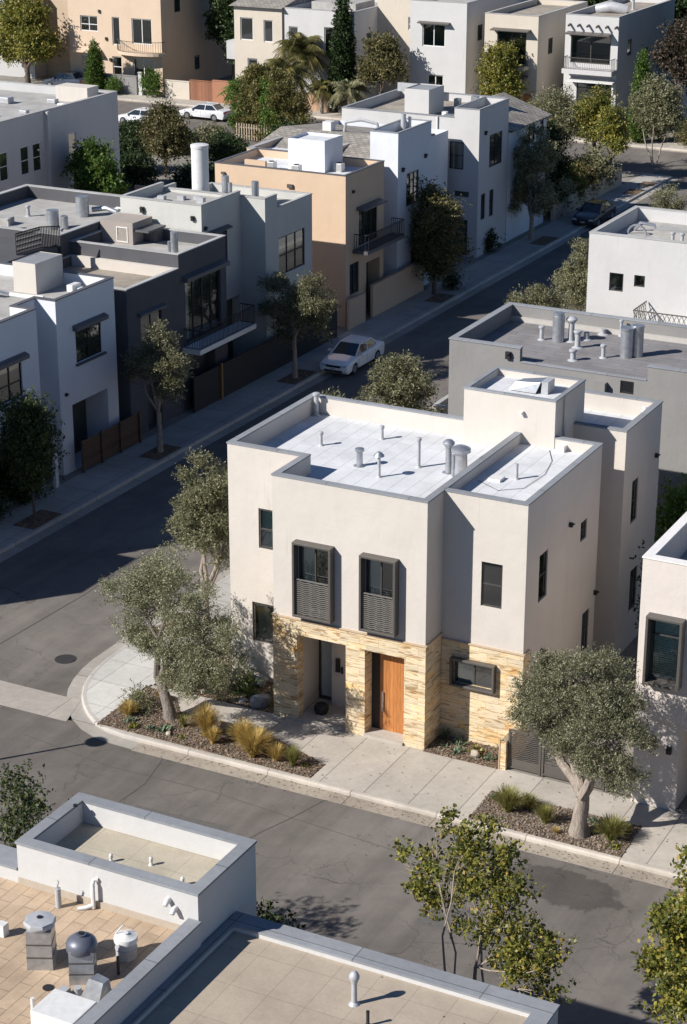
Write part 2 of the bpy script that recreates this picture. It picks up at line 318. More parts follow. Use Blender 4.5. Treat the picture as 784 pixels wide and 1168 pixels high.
# ---------------------------------------------------------------- mesh builder and tree of things
WO = {}
class MB:
    def __init__(s): s.v = []; s.f = []; s.m = []; s.sm = []
    def quad(s, *p, m=0, smooth=False):
        b = len(s.v); s.v += [tuple(q) for q in p]; s.f.append(tuple(range(b, b + len(p)))); s.m.append(m); s.sm.append(smooth)
    def box(s, x0, x1, y0, y1, z0, z1, m=0):
        b = len(s.v)
        s.v += [(x0, y0, z0), (x1, y0, z0), (x1, y1, z0), (x0, y1, z0), (x0, y0, z1), (x1, y0, z1), (x1, y1, z1), (x0, y1, z1)]
        for f in ((0, 3, 2, 1), (4, 5, 6, 7), (0, 1, 5, 4), (1, 2, 6, 5), (2, 3, 7, 6), (3, 0, 4, 7)):
            s.f.append(tuple(b + i for i in f)); s.m.append(m); s.sm.append(False)
        return s
    def bar(s, a, b, w, h=None, m=0, up=(0, 0, 1)):
        a, b = Vector(a), Vector(b); h = h or w; d = (b - a).normalized()
        up = Vector(up)
        if abs(d.dot(up)) > 0.95: up = Vector((1, 0, 0))
        r = d.cross(up).normalized() * w / 2; u = r.cross(d).normalized() * h / 2
        n = len(s.v)
        for q in (a, b):
            for k in (-r - u, r - u, r + u, -r + u): s.v.append(tuple(q + k))
        for f in ((0, 1, 2, 3), (7, 6, 5, 4), (0, 4, 5, 1), (1, 5, 6, 2), (2, 6, 7, 3), (3, 7, 4, 0)):
            s.f.append(tuple(n + i for i in f)); s.m.append(m); s.sm.append(False)
        return s
    def tube(s, pts, radii, n=10, m=0, caps=True, wob=0.0):
        pts = [Vector(p) for p in pts]
        if not hasattr(radii, '__len__'): radii = [radii] * len(pts)
        b = len(s.v); ref = None
        for i, p in enumerate(pts):
            d = (pts[min(i + 1, len(pts) - 1)] - pts[max(i - 1, 0)])
            d = d.normalized() if d.length > 1e-6 else Vector((0, 0, 1))
            if ref is None: ref = Vector((1, 0, 0)) if abs(d.x) < 0.9 else Vector((0, 1, 0))
            r = (ref - d * ref.dot(d)).normalized(); ref = r; u = d.cross(r)
            for k in range(n):
                a = 2 * math.pi * k / n; rr = radii[i] * (1 + (random.uniform(-wob, wob) if wob else 0))
                s.v.append(tuple(p + (r * math.cos(a) + u * math.sin(a)) * rr))
        for i in range(len(pts) - 1):
            for k in range(n):
                k2 = (k + 1) % n
                s.f.append((b + i * n + k, b + i * n + k2, b + (i + 1) * n + k2, b + (i + 1) * n + k)); s.m.append(m); s.sm.append(True)
        if caps:
            s.f.append(tuple(b + k for k in reversed(range(n)))); s.m.append(m); s.sm.append(False)
            e = b + (len(pts) - 1) * n
            s.f.append(tuple(e + k for k in range(n))); s.m.append(m); s.sm.append(False)
        return s
    def cyl(s, x, y, z0, z1, r, n=16, m=0, r2=None):
        return s.tube([(x, y, z0), (x, y, z1)], [r, r if r2 is None else r2], n, m)
    def lathe(s, x, y, prof, n=18, m=0):
        return s.tube([(x, y, z) for r, z in prof], [max(r, 0.001) for r, z in prof], n, m)
    def build(s, name, mats, parent=None, origin=None, label=None):
        if not isinstance(mats, (list, tuple)): mats = [mats]
        V = np.array(s.v, dtype=float)
        if origin is None: origin = ((V[:, 0].min() + V[:, 0].max()) / 2, (V[:, 1].min() + V[:, 1].max()) / 2, V[:, 2].min())
        V = V - np.array(origin)
        me = bpy.data.meshes.new(name); me.from_pydata(V.tolist(), [], s.f)
        for mt in mats: me.materials.append(mt)
        me.polygons.foreach_set('material_index', s.m); me.polygons.foreach_set('use_smooth', s.sm); me.update()
        if any(s.sm) and len(s.f) < 6000: me.set_sharp_from_angle(angle=rad(38))
        o = bpy.data.objects.new(name, me); COL.objects.link(o); WO[o.name] = Vector(origin)
        if parent is not None: o.parent = parent; o.location = Vector(origin) - WO[parent.name]
        else: o.location = origin
        if label: o['label'] = label
        return o
def tag(o, label, cat, group=None, kind=None):
    o['label'] = label; o['category'] = cat
    if group: o['group'] = group
    if kind: o['kind'] = kind
    return o
def struct(name, mb, mats):
    o = mb.build(name, mats, origin=(0, 0, 0)); o['kind'] = 'structure'; return o
def thing(name, loc, label, cat, group=None):
    o = bpy.data.objects.new(name, None); COL.objects.link(o); o.location = loc; o.empty_display_size = 0.5
    WO[o.name] = Vector(loc); return tag(o, label, cat, group)
def bevel(o, w=0.01, seg=2):
    b = o.modifiers.new('bevel', 'BEVEL'); b.width = w; b.segments = seg; b.limit_method = 'ANGLE'; return o

# ---------------------------------------------------------------- house helpers
def normals(poly):
    out = []
    for i in range(len(poly)):
        a, b = poly[i], poly[(i + 1) % len(poly)]
        dx, dy = b[0] - a[0], b[1] - a[1]; l = math.hypot(dx, dy)
        out.append((dy / l, -dx / l))          # outward for CCW
    return out
def offset(poly, d):
    """per-edge inward offset of a rectilinear CCW polygon"""
    n = normals(poly); L = len(poly)
    if not hasattr(d, '__len__'): d = [d] * L
    return [(poly[i][0] - n[i - 1][0] * d[i - 1] - n[i][0] * d[i], poly[i][1] - n[i - 1][1] * d[i - 1] - n[i][1] * d[i]) for i in range(L)]
def ring(mb, poly, z0, z1, ops={}, m=0, mdark=None, inward=False, skip=(), low={}):
    """walls of a CCW polygon; ops[edge] = list of (u0,u1,za,zb,depth), u in world X or Y; back of the recess gets mdark"""
    ns = normals(poly)
    ztop = z1
    for i in range(len(poly)):
        if i in skip: continue
        z1 = low.get(i, ztop)
        a, b = poly[i], poly[(i + 1) % len(poly)]; n = ns[i]
        ax = 0 if abs(b[0] - a[0]) > abs(b[1] - a[1]) else 1
        P = (lambda u, z, d=0.0, a=a, n=n, ax=ax: ((u, a[1] - n[1] * d, z) if ax == 0 else (a[0] - n[0] * d, u, z)))
        ol = [o for o in ops.get(i, []) if o[2] < z1 and o[3] > z0]
        us = sorted({a[ax], b[ax], *[o[0] for o in ol], *[o[1] for o in ol]})
        zs = sorted({z0, z1, *[max(z0, o[2]) for o in ol], *[min(z1, o[3]) for o in ol]})
        fwd = b[ax] > a[ax]
        for u0, u1 in zip(us, us[1:]):
            for za, zb in zip(zs, zs[1:]):
                cu, cz = (u0 + u1) / 2, (za + zb) / 2
                if any(o[0] < cu < o[1] and o[2] < cz < o[3] for o in ol): continue
                q = [P(u0, za), P(u1, za), P(u1, zb), P(u0, zb)]
                if not fwd: q.reverse()
                if inward: q.reverse()
                mb.quad(*q, m=m)
        for (u0, u1, za, zb, d) in ol:
            za, zb = max(za, z0), min(zb, z1)
            if d <= 0: continue
            for q in ([P(u0, za), P(u1, za), P(u1, za, d), P(u0, za, d)], [P(u0, zb), P(u0, zb, d), P(u1, zb, d), P(u1, zb)],
                      [P(u0, za), P(u0, za, d), P(u0, zb, d), P(u0, zb)], [P(u1, za), P(u1, zb), P(u1, zb, d), P(u1, za, d)]):
                mb.quad(*(q if fwd else q[::-1]), m=m)
            q = [P(u0, za, d), P(u1, za, d), P(u1, zb, d), P(u0, zb, d)]
            mb.quad(*(q if fwd else q[::-1]), m=m if mdark is None else mdark)
def capring(mb, poly, w, z, t=0.05, out=0.025, m=0):
    L = len(poly); ww = w if hasattr(w, '__len__') else [w] * L
    po = offset(poly, [-out if x > 0 else 0 for x in ww]); pi = offset(poly, [x + 0.012 if x > 0 else 0 for x in ww])
    for i in range(L):
        if ww[i] <= 0: continue
        j = (i + 1) % L
        a, b, c, d = po[i], po[j], pi[j], pi[i]
        mb.quad((*a, z + t), (*b, z + t), (*c, z + t), (*d, z + t), m=m)
        mb.quad((*a, z), (*d, z), (*c, z), (*b, z), m=m)
        mb.quad((*a, z), (*b, z), (*b, z + t), (*a, z + t), m=m)
        mb.quad((*c, z), (*d, z), (*d, z + t), (*c, z + t), m=m)
        if ww[i - 1] <= 0: mb.quad((*a, z), (*a, z + t), (*d, z + t), (*d, z), m=m)
        if ww[j] <= 0: mb.quad((*b, z), (*c, z), (*c, z + t), (*b, z + t), m=m)
def block(parent, poly, z0, top, zroof, wall, roofm, capm, pw=0.2, ops={}, cap_t=0.05, lintel=True, wlabel=None):
    """a flat-roofed volume: wall with openings and parapet, roof surface, parapet cap"""
    L = len(poly); w = pw if hasattr(pw, '__len__') else [pw] * L
    mb = MB(); ring(mb, poly, z0, top, ops, 0, 1, low={i: zroof for i in range(L) if w[i] <= 0})
    inner = offset(poly, w)
    ns = normals(poly)
    for i in range(L):
        if w[i] <= 0: continue
        a, b = inner[i], inner[(i + 1) % L]
        mb.quad((*b, zroof), (*a, zroof), (*a, top), (*b, top))
    mb.build('wall', [wall, DARKIN], parent, label=wlabel)
    r = MB(); r.quad(*[(*p, zroof) for p in inner]); r.build('roof', roofm, parent)
    if capm:
        c = MB(); capring(c, poly, w, top, cap_t); c.build('parapet_cap', capm, parent)
def P3(axis, pl, u, d, z):
    """point on a facade: axis 'y' = facing -Y at y=pl, 'x' = facing +X at x=pl; d is depth into the wall"""
    return (u, pl + d, z) if axis == 'y' else (pl - d, u, z)
def fbox(mb, axis, pl, u0, u1, d0, d1, z0, z1, m=0):
    if axis == 'y': mb.box(u0, u1, pl + d0, pl + d1, z0, z1, m)
    else: mb.box(pl - d1, pl - d0, u0, u1, z0, z1, m)
def window(parent, axis, pl, u0, u1, z0, z1, dep=0.12, fw=0.06, mull=(), rail=(), frame=BRONZE, fill=None, gl=None, part='window'):
    """frame with bars as the part, its pane and blind as sub-parts; sits in a wall opening"""
    f = MB(); d0, d1 = dep, dep + 0.06
    e = 0.003
    fbox(f, axis, pl, u0 + e, u0 + fw, d0, d1, z0 + e, z1 - e); fbox(f, axis, pl, u1 - fw, u1 - e, d0, d1, z0 + e, z1 - e)
    fbox(f, axis, pl, u0 + fw, u1 - fw, d0, d1, z0 + e, z0 + fw); fbox(f, axis, pl, u0 + fw, u1 - fw, d0, d1, z1 - fw, z1 - e)
    for q in mull:
        u = u0 + (u1 - u0) * q; fbox(f, axis, pl, u - fw * .45, u + fw * .45, d0 - 0.004, d1 + 0.002, z0 + fw, z1 - fw)
    for q in rail:
        z = z0 + (z1 - z0) * q; fbox(f, axis, pl, u0 + fw, u1 - fw, d0 + 0.004, d1 - 0.004, z - fw * .4, z + fw * .4)
    w = f.build(part, frame, parent)
    g = MB(); dd = dep + 0.03
    g.quad(P3(axis, pl, u0 + fw * .5, dd, z0 + fw * .5), P3(axis, pl, u1 - fw * .5, dd, z0 + fw * .5), P3(axis, pl, u1 - fw * .5, dd, z1 - fw * .5), P3(axis, pl, u0 + fw * .5, dd, z1 - fw * .5))
    g.build('pane', gl or GLASS, w)
    if fill:
        kind, a, b, za, zb = fill
        ua, ub = u0 + (u1 - u0) * a, u0 + (u1 - u0) * b; zl, zh = z0 + (z1 - z0) * za, z0 + (z1 - z0) * zb
        bb = MB(); dz = dep + 0.13
        if kind == 'blind':
            n = max(3, int((zh - zl) / 0.075))
            for k in range(n):
                z = zl + (zh - zl) * (k + .5) / n
                fbox(bb, axis, pl, ua, ub, dz, dz + 0.012, z - (zh - zl) / n * .40, z + (zh - zl) / n * .40)
            bb.build('blind', BLIND, w)
        else:
            n = max(4, int((ub - ua) / 0.09)); pv = None
            for k in range(n + 1):
                u = ua + (ub - ua) * k / n; d = dz + (0.03 if k % 2 else 0)
                if pv: bb.quad(P3(axis, pl, pv[0], pv[1], zl), P3(axis, pl, u, d, zl), P3(axis, pl, u, d, zh), P3(axis, pl, pv[0], pv[1], zh))
                pv = (u, d)
            bb.build('curtain', CURT, w)
    return w
def sleeve(parent, axis, pl, u0, u1, z0, z1, proj, t=0.09, mat=BRONZL):
    """box frame standing proud of the wall round a window"""
    f = MB()
    fbox(f, axis, pl, u0, u1, -proj, 0.02, z1 - t, z1); fbox(f, axis, pl, u0, u1, -proj, 0.02, z0, z0 + t)
    fbox(f, axis, pl, u0, u0 + t, -proj, 0.02, z0 + t, z1 - t); fbox(f, axis, pl, u1 - t, u1, -proj, 0.02, z0 + t, z1 - t)
    return bevel(f.build('window_surround', mat, parent), 0.012)
def awning(parent, axis, pl, u0, u1, z, proj=0.5, mat=CAPD, t=0.1):
    a = MB(); e = 0.004
    p = [P3(axis, pl, u0, -e, z + t + .1), P3(axis, pl, u1, -e, z + t + .1), P3(axis, pl, u1, -proj, z + t), P3(axis, pl, u0, -proj, z + t)]
    q = [P3(axis, pl, u0, -e, z), P3(axis, pl, u1, -e, z), P3(axis, pl, u1, -proj, z), P3(axis, pl, u0, -proj, z)]
    if axis == 'x': p.reverse(); q.reverse()
    a.quad(*p[::-1]); a.quad(*q)
    for i in range(4):
        j = (i + 1) % 4; a.quad(p[i], p[j], q[j], q[i])
    return a.build('awning', mat, parent)
def railing(parent, pts, z0, z1, step=0.12, mat=BLACK, name='railing', horiz=False):
    r = MB()
    for a, b in zip(pts, pts[1:]):
        r.bar((*a, z1), (*b, z1), 0.045); r.bar((*a, z0), (*b, z0), 0.03)
        L = math.dist(a, b); n = max(2, int(L / step))
        if horiz:
            for k in range(1, int((z1 - z0) / step)): r.bar((*a, z0 + k * step), (*b, z0 + k * step), 0.02)
            n = max(2, int(L / 0.9))
        for k in range(n + 1):
            x, y = a[0] + (b[0] - a[0]) * k / n, a[1] + (b[1] - a[1]) * k / n
            r.bar((x, y, z0), (x, y, z1), 0.022 if not horiz else 0.04)
    return r.build(name, mat, parent)
def vent(parent, x, y, z, h=0.45, r=0.055, kind='cap', mat=GALVP):
    m = MB()
    m.lathe(x, y, [(r * 2.1, z), (r * 1.9, z + 0.02), (r * 1.05, z + 0.06), (r, z + h)], 12)
    v = m.build('vent_pipe', mat, parent)
    c = MB()
    if kind == 'cap': c.lathe(x, y, [(r * 1.5, z + h), (r * 1.6, z + h + 0.03), (r * 1.5, z + h + 0.09), (r * .5, z + h + 0.12)], 12)
    elif kind == 'mush': c.lathe(x, y, [(r * .8, z + h), (r * 3.6, z + h + 0.02), (r * 3.2, z + h + 0.07), (r * 1.2, z + h + 0.17)], 16)
    elif kind == 'open': c.lathe(x, y, [(r * 1.12, z + h - 0.05), (r * 1.12, z + h + 0.01)], 12)
    elif kind == 'cowl': c.lathe(x, y, [(r * 1.3, z + h), (r * 1.3, z + h + .02), (r * 1.9, z + h + .1), (r * 1.9, z + h + .16), (r * 1.2, z + h + .24), (r * .3, z + h + .27)], 16)
    c.build('vent_cap', mat if kind != 'mush' else GALV, v)
    return v
def condenser(parent, x, y, z, s=0.75, h=0.7, mat=WMETAL):
    m = MB(); m.box(x - s / 2, x + s / 2, y - s / 2, y + s / 2, z, z + h); o = bevel(m.build('ac_unit', mat, parent), 0.03)
    g = MB()
    for k in range(1, 5): g.tube([(x + s * .08 * k * math.cos(a), y + s * .08 * k * math.sin(a), z + h + .012) for a in [i * math.pi / 8 for i in range(17)]], .008, 4, caps=False)
    for k in range(6):
        a = k * math.pi / 6; g.bar((x - s * .36 * math.cos(a), y - s * .36 * math.sin(a), z + h + .018), (x + s * .36 * math.cos(a), y + s * .36 * math.sin(a), z + h + .018), .01)
    for k in range(7): g.bar((x - s * .42, y - s / 2 - .008, z + .08 + k * h * .12), (x + s * .42, y - s / 2 - .008, z + .08 + k * h * .12), .015)
    g.build('grille', BLACK, o); return o
def walllamp(parent, axis, pl, u, z, s=0.1, mat=BLACK):
    m = MB(); fbox(m, axis, pl, u - s / 2, u + s / 2, -0.13, -0.003, z - s * .7, z + s * .7); fbox(m, axis, pl, u - s * .35, u + s * .35, -0.2, -0.131, z + s * .2, z + s * .55)
    return m.build('wall_light', mat, parent)
def house(loc, label, group=None, cat='house'): return thing('house', (*loc, 0), label, cat, group)
#@@SETTING
# ---------------------------------------------------------------- the setting
g = MB(); R_ = 3000
g.quad((-R_, -R_, -0.06), (R_, -R_, -0.06), (R_, R_, -0.06), (-R_, R_, -0.06)); struct('ground', g, mulch('dry_ground', (0.14, 0.125, 0.09)))
g = MB()
for x0, x1, y0, y1 in ((-160, 80, -15.4, -3.5), (-24.2, -13.0, -3.5, 96.5), (-160, 40, 96.5, 107.5), (-160, -44, 89.5, 96.5)):
    g.quad((x0, y0, 0), (x1, y0, 0), (x1, y1, 0), (x0, y1, 0))
struct('road', g, ASPH)
def strip_along(pts, d0, d1, z0, z1=None):
    """quads between two offsets (to the left) of an open path"""
    out = []
    P = [Vector((*p, 0)) for p in pts]
    for i, p in enumerate(P):
        t = (P[min(i + 1, len(P) - 1)] - P[max(i - 1, 0)]).normalized(); n = Vector((-t.y, t.x, 0)); out.append((p + n * d0, p + n * d1))
    return out
corner = [(-13.72, 2.2), (-13.71, 1.1), (-13.6, 0.25), (-13.42, -0.5), (-13.15, -1.2), (-12.78, -1.85), (-12.3, -2.45), (-11.75, -2.98), (-11.15, -3.4), (-10.5, -3.66), (-9.8, -3.76), (-9.0, -3.78)]
kerb_n = [(-13.72, 96.5)] + [(-13.72, y) for y in range(90, 2, -6)] + corner
kerb_x = [(-9.0, -3.78)] + [(x, -3.78) for x in range(-6, 80, 6)]
def kerb(name, pts, side, mat, gmat, gw=0.55):
    """kerb with rounded lip and a concrete gutter pan; side=+1 pavement lies to the left"""
    m = MB(); prof = [(0, -0.04), (-0.0, 0.09), (0.02, 0.135), (0.05, 0.152), (0.17, 0.154), (0.17, -0.04)]
    P = [Vector((*p, 0)) for p in pts]; rows = []
    for i, p in enumerate(P):
        t = (P[min(i + 1, len(P) - 1)] - P[max(i - 1, 0)]).normalized(); n = Vector((-t.y, t.x, 0)) * side
        rows.append([p + n * a + Vector((0, 0, z)) for a, z in prof])
    for r0, r1 in zip(rows, rows[1:]):
        for k in range(len(prof) - 1):
            q = [r0[k], r1[k], r1[k + 1], r0[k + 1]]; m.quad(*(q if side < 0 else q[::-1]), smooth=k < 3)
    struct(name, m, mat)
    if gmat:
        m = MB()
        for (a, b), (c, d) in zip(strip_along(pts, 0, -gw * side, 0), strip_along(pts, 0, -gw * side, 0)[1:]):
            m.quad(*[q + Vector((0, 0, 0.006)) for q in (a, b, d, c)])
        struct('gutter', m, gmat)
kerb('kerb', kerb_n, 1, KERBY, GUTY); kerb('kerb', kerb_x, 1, KERB, GUT, 0.62)
kerb_w = [(-23.6, 96.4)] + [(-23.6, y) for y in range(90, -1, -6)] + [(-23.7, -1.2), (-24.2, -2.4), (-25.1, -3.3), (-26.4, -3.75), (-28, -3.8), (-60, -3.8), (-160, -3.8)]
kerb('kerb', kerb_w, -1, KERBY, GUTY)
kerb('kerb', [(-160, -15.2), (80, -15.2)], -1, KERB, GUT)
kerb('kerb', [(-160, 107.4), (40, 107.4)], 1, KERB, GUT)
kerb('kerb', [(-160, 89.6), (-44, 89.6)], -1, KERB, GUT); kerb('kerb', [(-44, 96.6), (-23.8, 96.6)], -1, KERB, GUT); kerb('kerb', [(-13.6, 96.6), (40, 96.6)], -1, KERB, GUT)
def sheet(name, pts, z, mat):
    m = MB(); m.quad(*[(*p, z) for p in pts]); return struct(name, m, mat)
inn = [(a.x, a.y) for a, b in strip_along(corner, 0.165, 0, 0)]
m = MB()
for a, b in zip(inn[:9], inn[1:10]): m.quad((*a, .15), (*b, .15), (-10.9, max(b[1], -3.5), .15), (-10.9, max(a[1], -3.5), .15)) if a[1] > -3.4 else None
struct('corner_pavement', m, CORN)
sheet('pavement', [(-13.56, 2.2), (-11.0, 2.2), (-11.0, 96.4), (-13.56, 96.4)], 0.15, SWY)
sheet('pavement', [(-10.9, -3.6), (80, -3.6), (80, 0.0), (-11.0, 0.0)], 0.15, SWX)
sheet('pavement', [(-26.05, -1.5), (-23.76, -1.5), (-23.76, 96.4), (-26.05, 96.4)], 0.15, SWY)
sheet('pavement', [(-160, -20), (80, -20), (80, -15.37), (-160, -15.37)], 0.15, SWX)
sheet('pavement', [(-160, 107.57), (40, 107.57), (40, 110), (-160, 110)], 0.15, SWX)
sheet('yard', [(-95, -3.6), (-26.05, -3.6), (-26.05, 96.3), (-44.0, 96.3), (-44.0, 89.4), (-95, 89.4)], 0.13, YARD)
sheet('yard', [(-11.0, 8.4), (40, 8.4), (40, 96.3), (-11.0, 96.3)], 0.13, YARD)
sheet('side_yard', [(3.0, 0.0), (7.45, 0.0), (7.45, 8.4), (3.0, 8.4)], 0.135, YARD)
sheet('yard', [(-110, 110), (-20, 110), (-20, 130), (-110, 130)], 0.13, YARD)
def seam(pts, w=.05):
    m = MB()
    for a, b in zip(pts, pts[1:]):
        d = (Vector(b) - Vector(a)).normalized() * w / 2; n = Vector((-d.y, d.x))
        m.quad((a[0] - n.x, a[1] - n.y, .005), (b[0] - n.x, b[1] - n.y, .005), (b[0] + n.x, b[1] + n.y, .005), (a[0] + n.x, a[1] + n.y, .005))
    struct('tar_seam', m, flat('old_tar', (.075, .07, .066), .8))
seam([(-1.5, -4.42), (-1.9, -5.9), (-2.35, -7.2), (-3.1, -10.5), (-3.4, -15.1)], .035); seam([(-7.7, -4.42), (-7.3, -6.2), (-7.5, -9), (-7.2, -15)], .03); seam([(-13.0, -5.1), (-9.0, -5.7), (-5.0, -5.6), (-1.9, -5.9), (3, -6.3), (9, -6.2)], .025); seam([(-18.3, -2.0), (-18.0, 6), (-18.4, 15), (-18.2, 30), (-18.3, 60)], .05)
m = MB(); m.quad((-6.9, -10.6, .004), (-3.3, -10.4, .004), (-3.4, -7.3, .004), (-6.8, -7.5, .004)); m.quad((4.2, -9.6, .004), (8.4, -9.5, .004), (8.3, -8.2, .004), (4.3, -8.2, .004)); struct('asphalt_patch', m, flat('patched_asphalt', (.125, .118, .11), .9, nv=.3, ns=9))
sheet('cross_gutter', [(-24.0, -3.65), (-12.2, -3.65), (-12.7, -2.02), (-24.0, -2.02)], 0.012, SWALE)
# driveway apron opposite the low garage
sheet('driveway_apron', [(-13.5, 34.0), (-8.0, 34.0), (-8.0, 38.6), (-13.5, 38.6)], 0.156, concrete('driveway_concrete', (0.50, 0.43, 0.35), 2.0, 2.0, 0, 0, 0.6))

def bed(name, pts, mat, z=0.175, chips=0, col=None):
    from mathutils.geometry import tessellate_polygon
    m = MB(); L = len(pts)
    m.quad(*[(*p, z) for p in pts])
    for i in range(L):
        a, b = pts[i], pts[(i + 1) % L]; m.quad((*a, 0.1), (*b, 0.1), (*b, z), (*a, z))
    o = struct(name, m, mat)
    if chips:
        def inside(x, y):
            c = False
            for i in range(L):
                (x1, y1), (x2, y2) = pts[i], pts[i - 1]
                if (y1 > y) != (y2 > y) and x < (x2 - x1) * (y - y1) / (y2 - y1) + x1: c = not c
            return c
        xs = [p[0] for p in pts]; ys = [p[1] for p in pts]; m = MB(); k = 0
        while k < chips:
            x, y = random.uniform(min(xs), max(xs)), random.uniform(min(ys), max(ys))
            if not inside(x, y): continue
            k += 1; s = random.uniform(0.015, 0.045); a = random.uniform(0, 3.14); d = Vector((math.cos(a), math.sin(a), random.uniform(-.4, .4))) * s
            c = Vector((x, y, z + s * .3)); m.bar(c - d, c + d, s * 1.1, s * .7, m=random.choice((0, 0, 1, 2)))
        c = m.build('mulch_chips', [flat('chip_brown', (0.12, 0.085, 0.06), 0.9), flat('chip_tan', (0.30, 0.24, 0.18), 0.9), flat('chip_grey', (0.19, 0.165, 0.14), 0.9)], origin=(0, 0, 0)); 
        c['kind'] = 'stuff'
        tag(c, col, 'mulch', kind='stuff')
    return o
bed('planting_bed', [(-10.98, -3.5), (-2.5, -3.55), (-2.5, -2.5), (-5.5, -1.4), (-8.9, -1.4), (-9.6, -0.5), (-11.05, -0.2)], MULCH, chips=2600, col='brown bark chips and pebbles under the corner olive tree')
bed('planting_bed', [(-10.9, 0.15), (-5.8, 0.0), (-5.8, 2.1), (-8.85, 2.1), (-8.85, 8.2), (-10.9, 8.2)], MULCH, chips=1500, col='brown mulch with pebbles along the cream wall at the corner')
bed('planting_bed', [(3.25, -3.58), (8.4, -3.6), (8.35, -1.55), (3.2, -1.6)], GRAVEL, chips=2400, col='grey brown gravel around the olive tree by the metal gates')
bed('planting_bed', [(0.03, -0.12), (2.78, -0.12), (2.78, 1.24), (0.03, 1.24)], MULCH, chips=400, col='mulch in the narrow bed below the striped stone wall')
for y0, y1 in ((10.64, 12.8), (20.8, 22.9), (34.4, 37.0), (53.1, 55.2), (70.0, 72.6), (88.4, 90.4), (91.9, 93.4)):
    bed('tree_bed', [(-24.95, y0), (-23.8, y0), (-23.8, y1), (-24.95, y1)], MULCH, 0.165)
for y0 in (4.0, 16.2, 22.8, 37.8, 44, 54, 58): bed('tree_bed', [(-13.5, y0), (-12.3, y0), (-12.3, y0 + 2), (-13.5, y0 + 2)], MULCH, 0.165)
# manhole covers set in the road
for x, y, r, lab in ((-15.18, 0.61, 0.36, 'round iron manhole cover in the side street near the corner'),):
    m = MB(); m.lathe(x, y, [(r + .05, 0.004), (r + .05, 0.012), (r, 0.013), (r - .02, 0.009), (0.001, 0.009)], 28)
    for k in range(5):
        for j in range(5):
            xx, yy = x + (k - 2) * .13, y + (j - 2) * .13
            if math.hypot(xx - x, yy - y) < r - .08: m.box(xx - .035, xx + .035, yy - .035, yy + .035, .009, .018)
    tag(m.build('manhole_cover', flat('cast_iron', (0.035, 0.033, 0.033), 0.7)), lab, 'manhole cover')

# ---------------------------------------------------------------- the corner house (main subject)
H = house((-3.0, 4.0), 'cream two storey corner house with striped yellow stone ground floor and orange wood door', 'flat roofed houses of the neighbourhood')
GRP = 'flat roofed houses of the neighbourhood'
zs = 4.0
low = [(-5.8, 0), (0, 0), (0, 8.5), (-5.8, 8.5)]
lops = {0: [(-4.88, -2.98, 0.15, 3.44, 0), (-2.25, -0.76, 0.15, 3.42, 0.75)]}
mb = MB(); lowp = [(-5.82, -0.03), (0.03, -0.03), (0.03, 1.25), (-0.0, 1.25), (-0.0, 8.5), (-5.82, 8.5)]
ring(mb, [(-5.83, -0.03), (0.03, -0.03), (0.03, 2.13), (-5.83, 2.13)], 0.1, zs, lops, 0, 1, skip=(2,))
# flank of the stone block next to the wall, reveals of the porch opening
for u in (-4.88, -2.98):
    q = [(u, -0.03, .15), (u, .42, .15), (u, .42, 3.44), (u, -0.03, 3.44)]; mb.quad(*(q if u < -4 else q[::-1]))
mb.quad((-4.88, -0.03, 3.44), (-4.88, 1.9, 3.44), (-2.98, 1.9, 3.44), (-2.98, -0.03, 3.44))
# stone wall of the right-hand wing
ring(mb, [(0.035, 1.25), (3.03, 1.25), (3.03, 1.75), (0.035, 1.75)], 0.1, 3.8, {0: [(0.5, 1.98, 2.3, 3.18, 0.3)]}, 0, 1, skip=(2, 3))
mb.box(2.84, 3.05, -0.08, 1.247, 0.1, 1.2)
mb.build('stone_cladding', [STONE, DARKIN], H, label='horizontally veined yellow and cream sandstone')
mb = MB(); mb.box(-5.87, 0.07, -0.07, -0.001, zs, zs + .05); mb.box(0.001, 0.07, -0.001, 1.2, zs, zs + .05); mb.box(-5.87, -5.801, -0.001, 1.9, zs, zs + .05)
mb.box(0.08, 3.07, 1.21, 1.279, 3.8, 3.85); mb.box(3.001, 3.07, 1.279, 1.75, 3.8, 3.85)
mb.build('stone_ledge', LEDGE, H)
m = MB(); m.box(2.80, 2.835, -0.1, -0.05, 0.15, 1.3); m.build('wing_wall_trim', LEDGE, H)
# porch behind the left opening
mb = MB(); mb.quad((-5.0, 1.9, .15), (-2.9, 1.9, .15), (-2.9, 1.9, 3.5), (-5.0, 1.9, 3.5)); mb.quad((-5.0, .42, .15), (-5.0, 1.9, .15), (-5.0, 1.9, 3.5), (-5.0, .42, 3.5))
mb.quad((-2.98, 1.9, .15), (-2.98, .42, .15), (-2.98, .42, 3.5), (-2.98, 1.9, 3.5), m=1)
mb.box(-4.3, -3.75, 1.45, 1.88, .15, 3.43, 0)
mb.build('porch_wall', [WHITE, TANW], H)
w = MB(); w.box(-4.98, -4.32, 1.78, 1.86, .2, 3.0); fr = w.build('porch_door', BRONZE, H)
w = MB(); w.quad((-4.88, 1.775, .35), (-4.42, 1.775, .35), (-4.42, 1.775, 2.9), (-4.88, 1.775, 2.9)); w.build('pane', flat('frosted_pane', (0.42, 0.47, 0.45), 0.25), fr)
w = MB(); w.box(-4.1, -3.95, 1.35, 1.447, 1.6, 2.1); w.box(-3.9, -3.84, 1.38, 1.447, 1.55, 1.8); w.build('intercom_panel', BLACK, H)
w = MB(); w.box(-4.97, -3.0, -0.1, 1.88, .152, .2); w.box(-2.25, -0.76, -0.12, 0.72, .152, .26); w.build('porch_floor', concrete('porch_concrete', (0.50, 0.46, 0.41)), H)
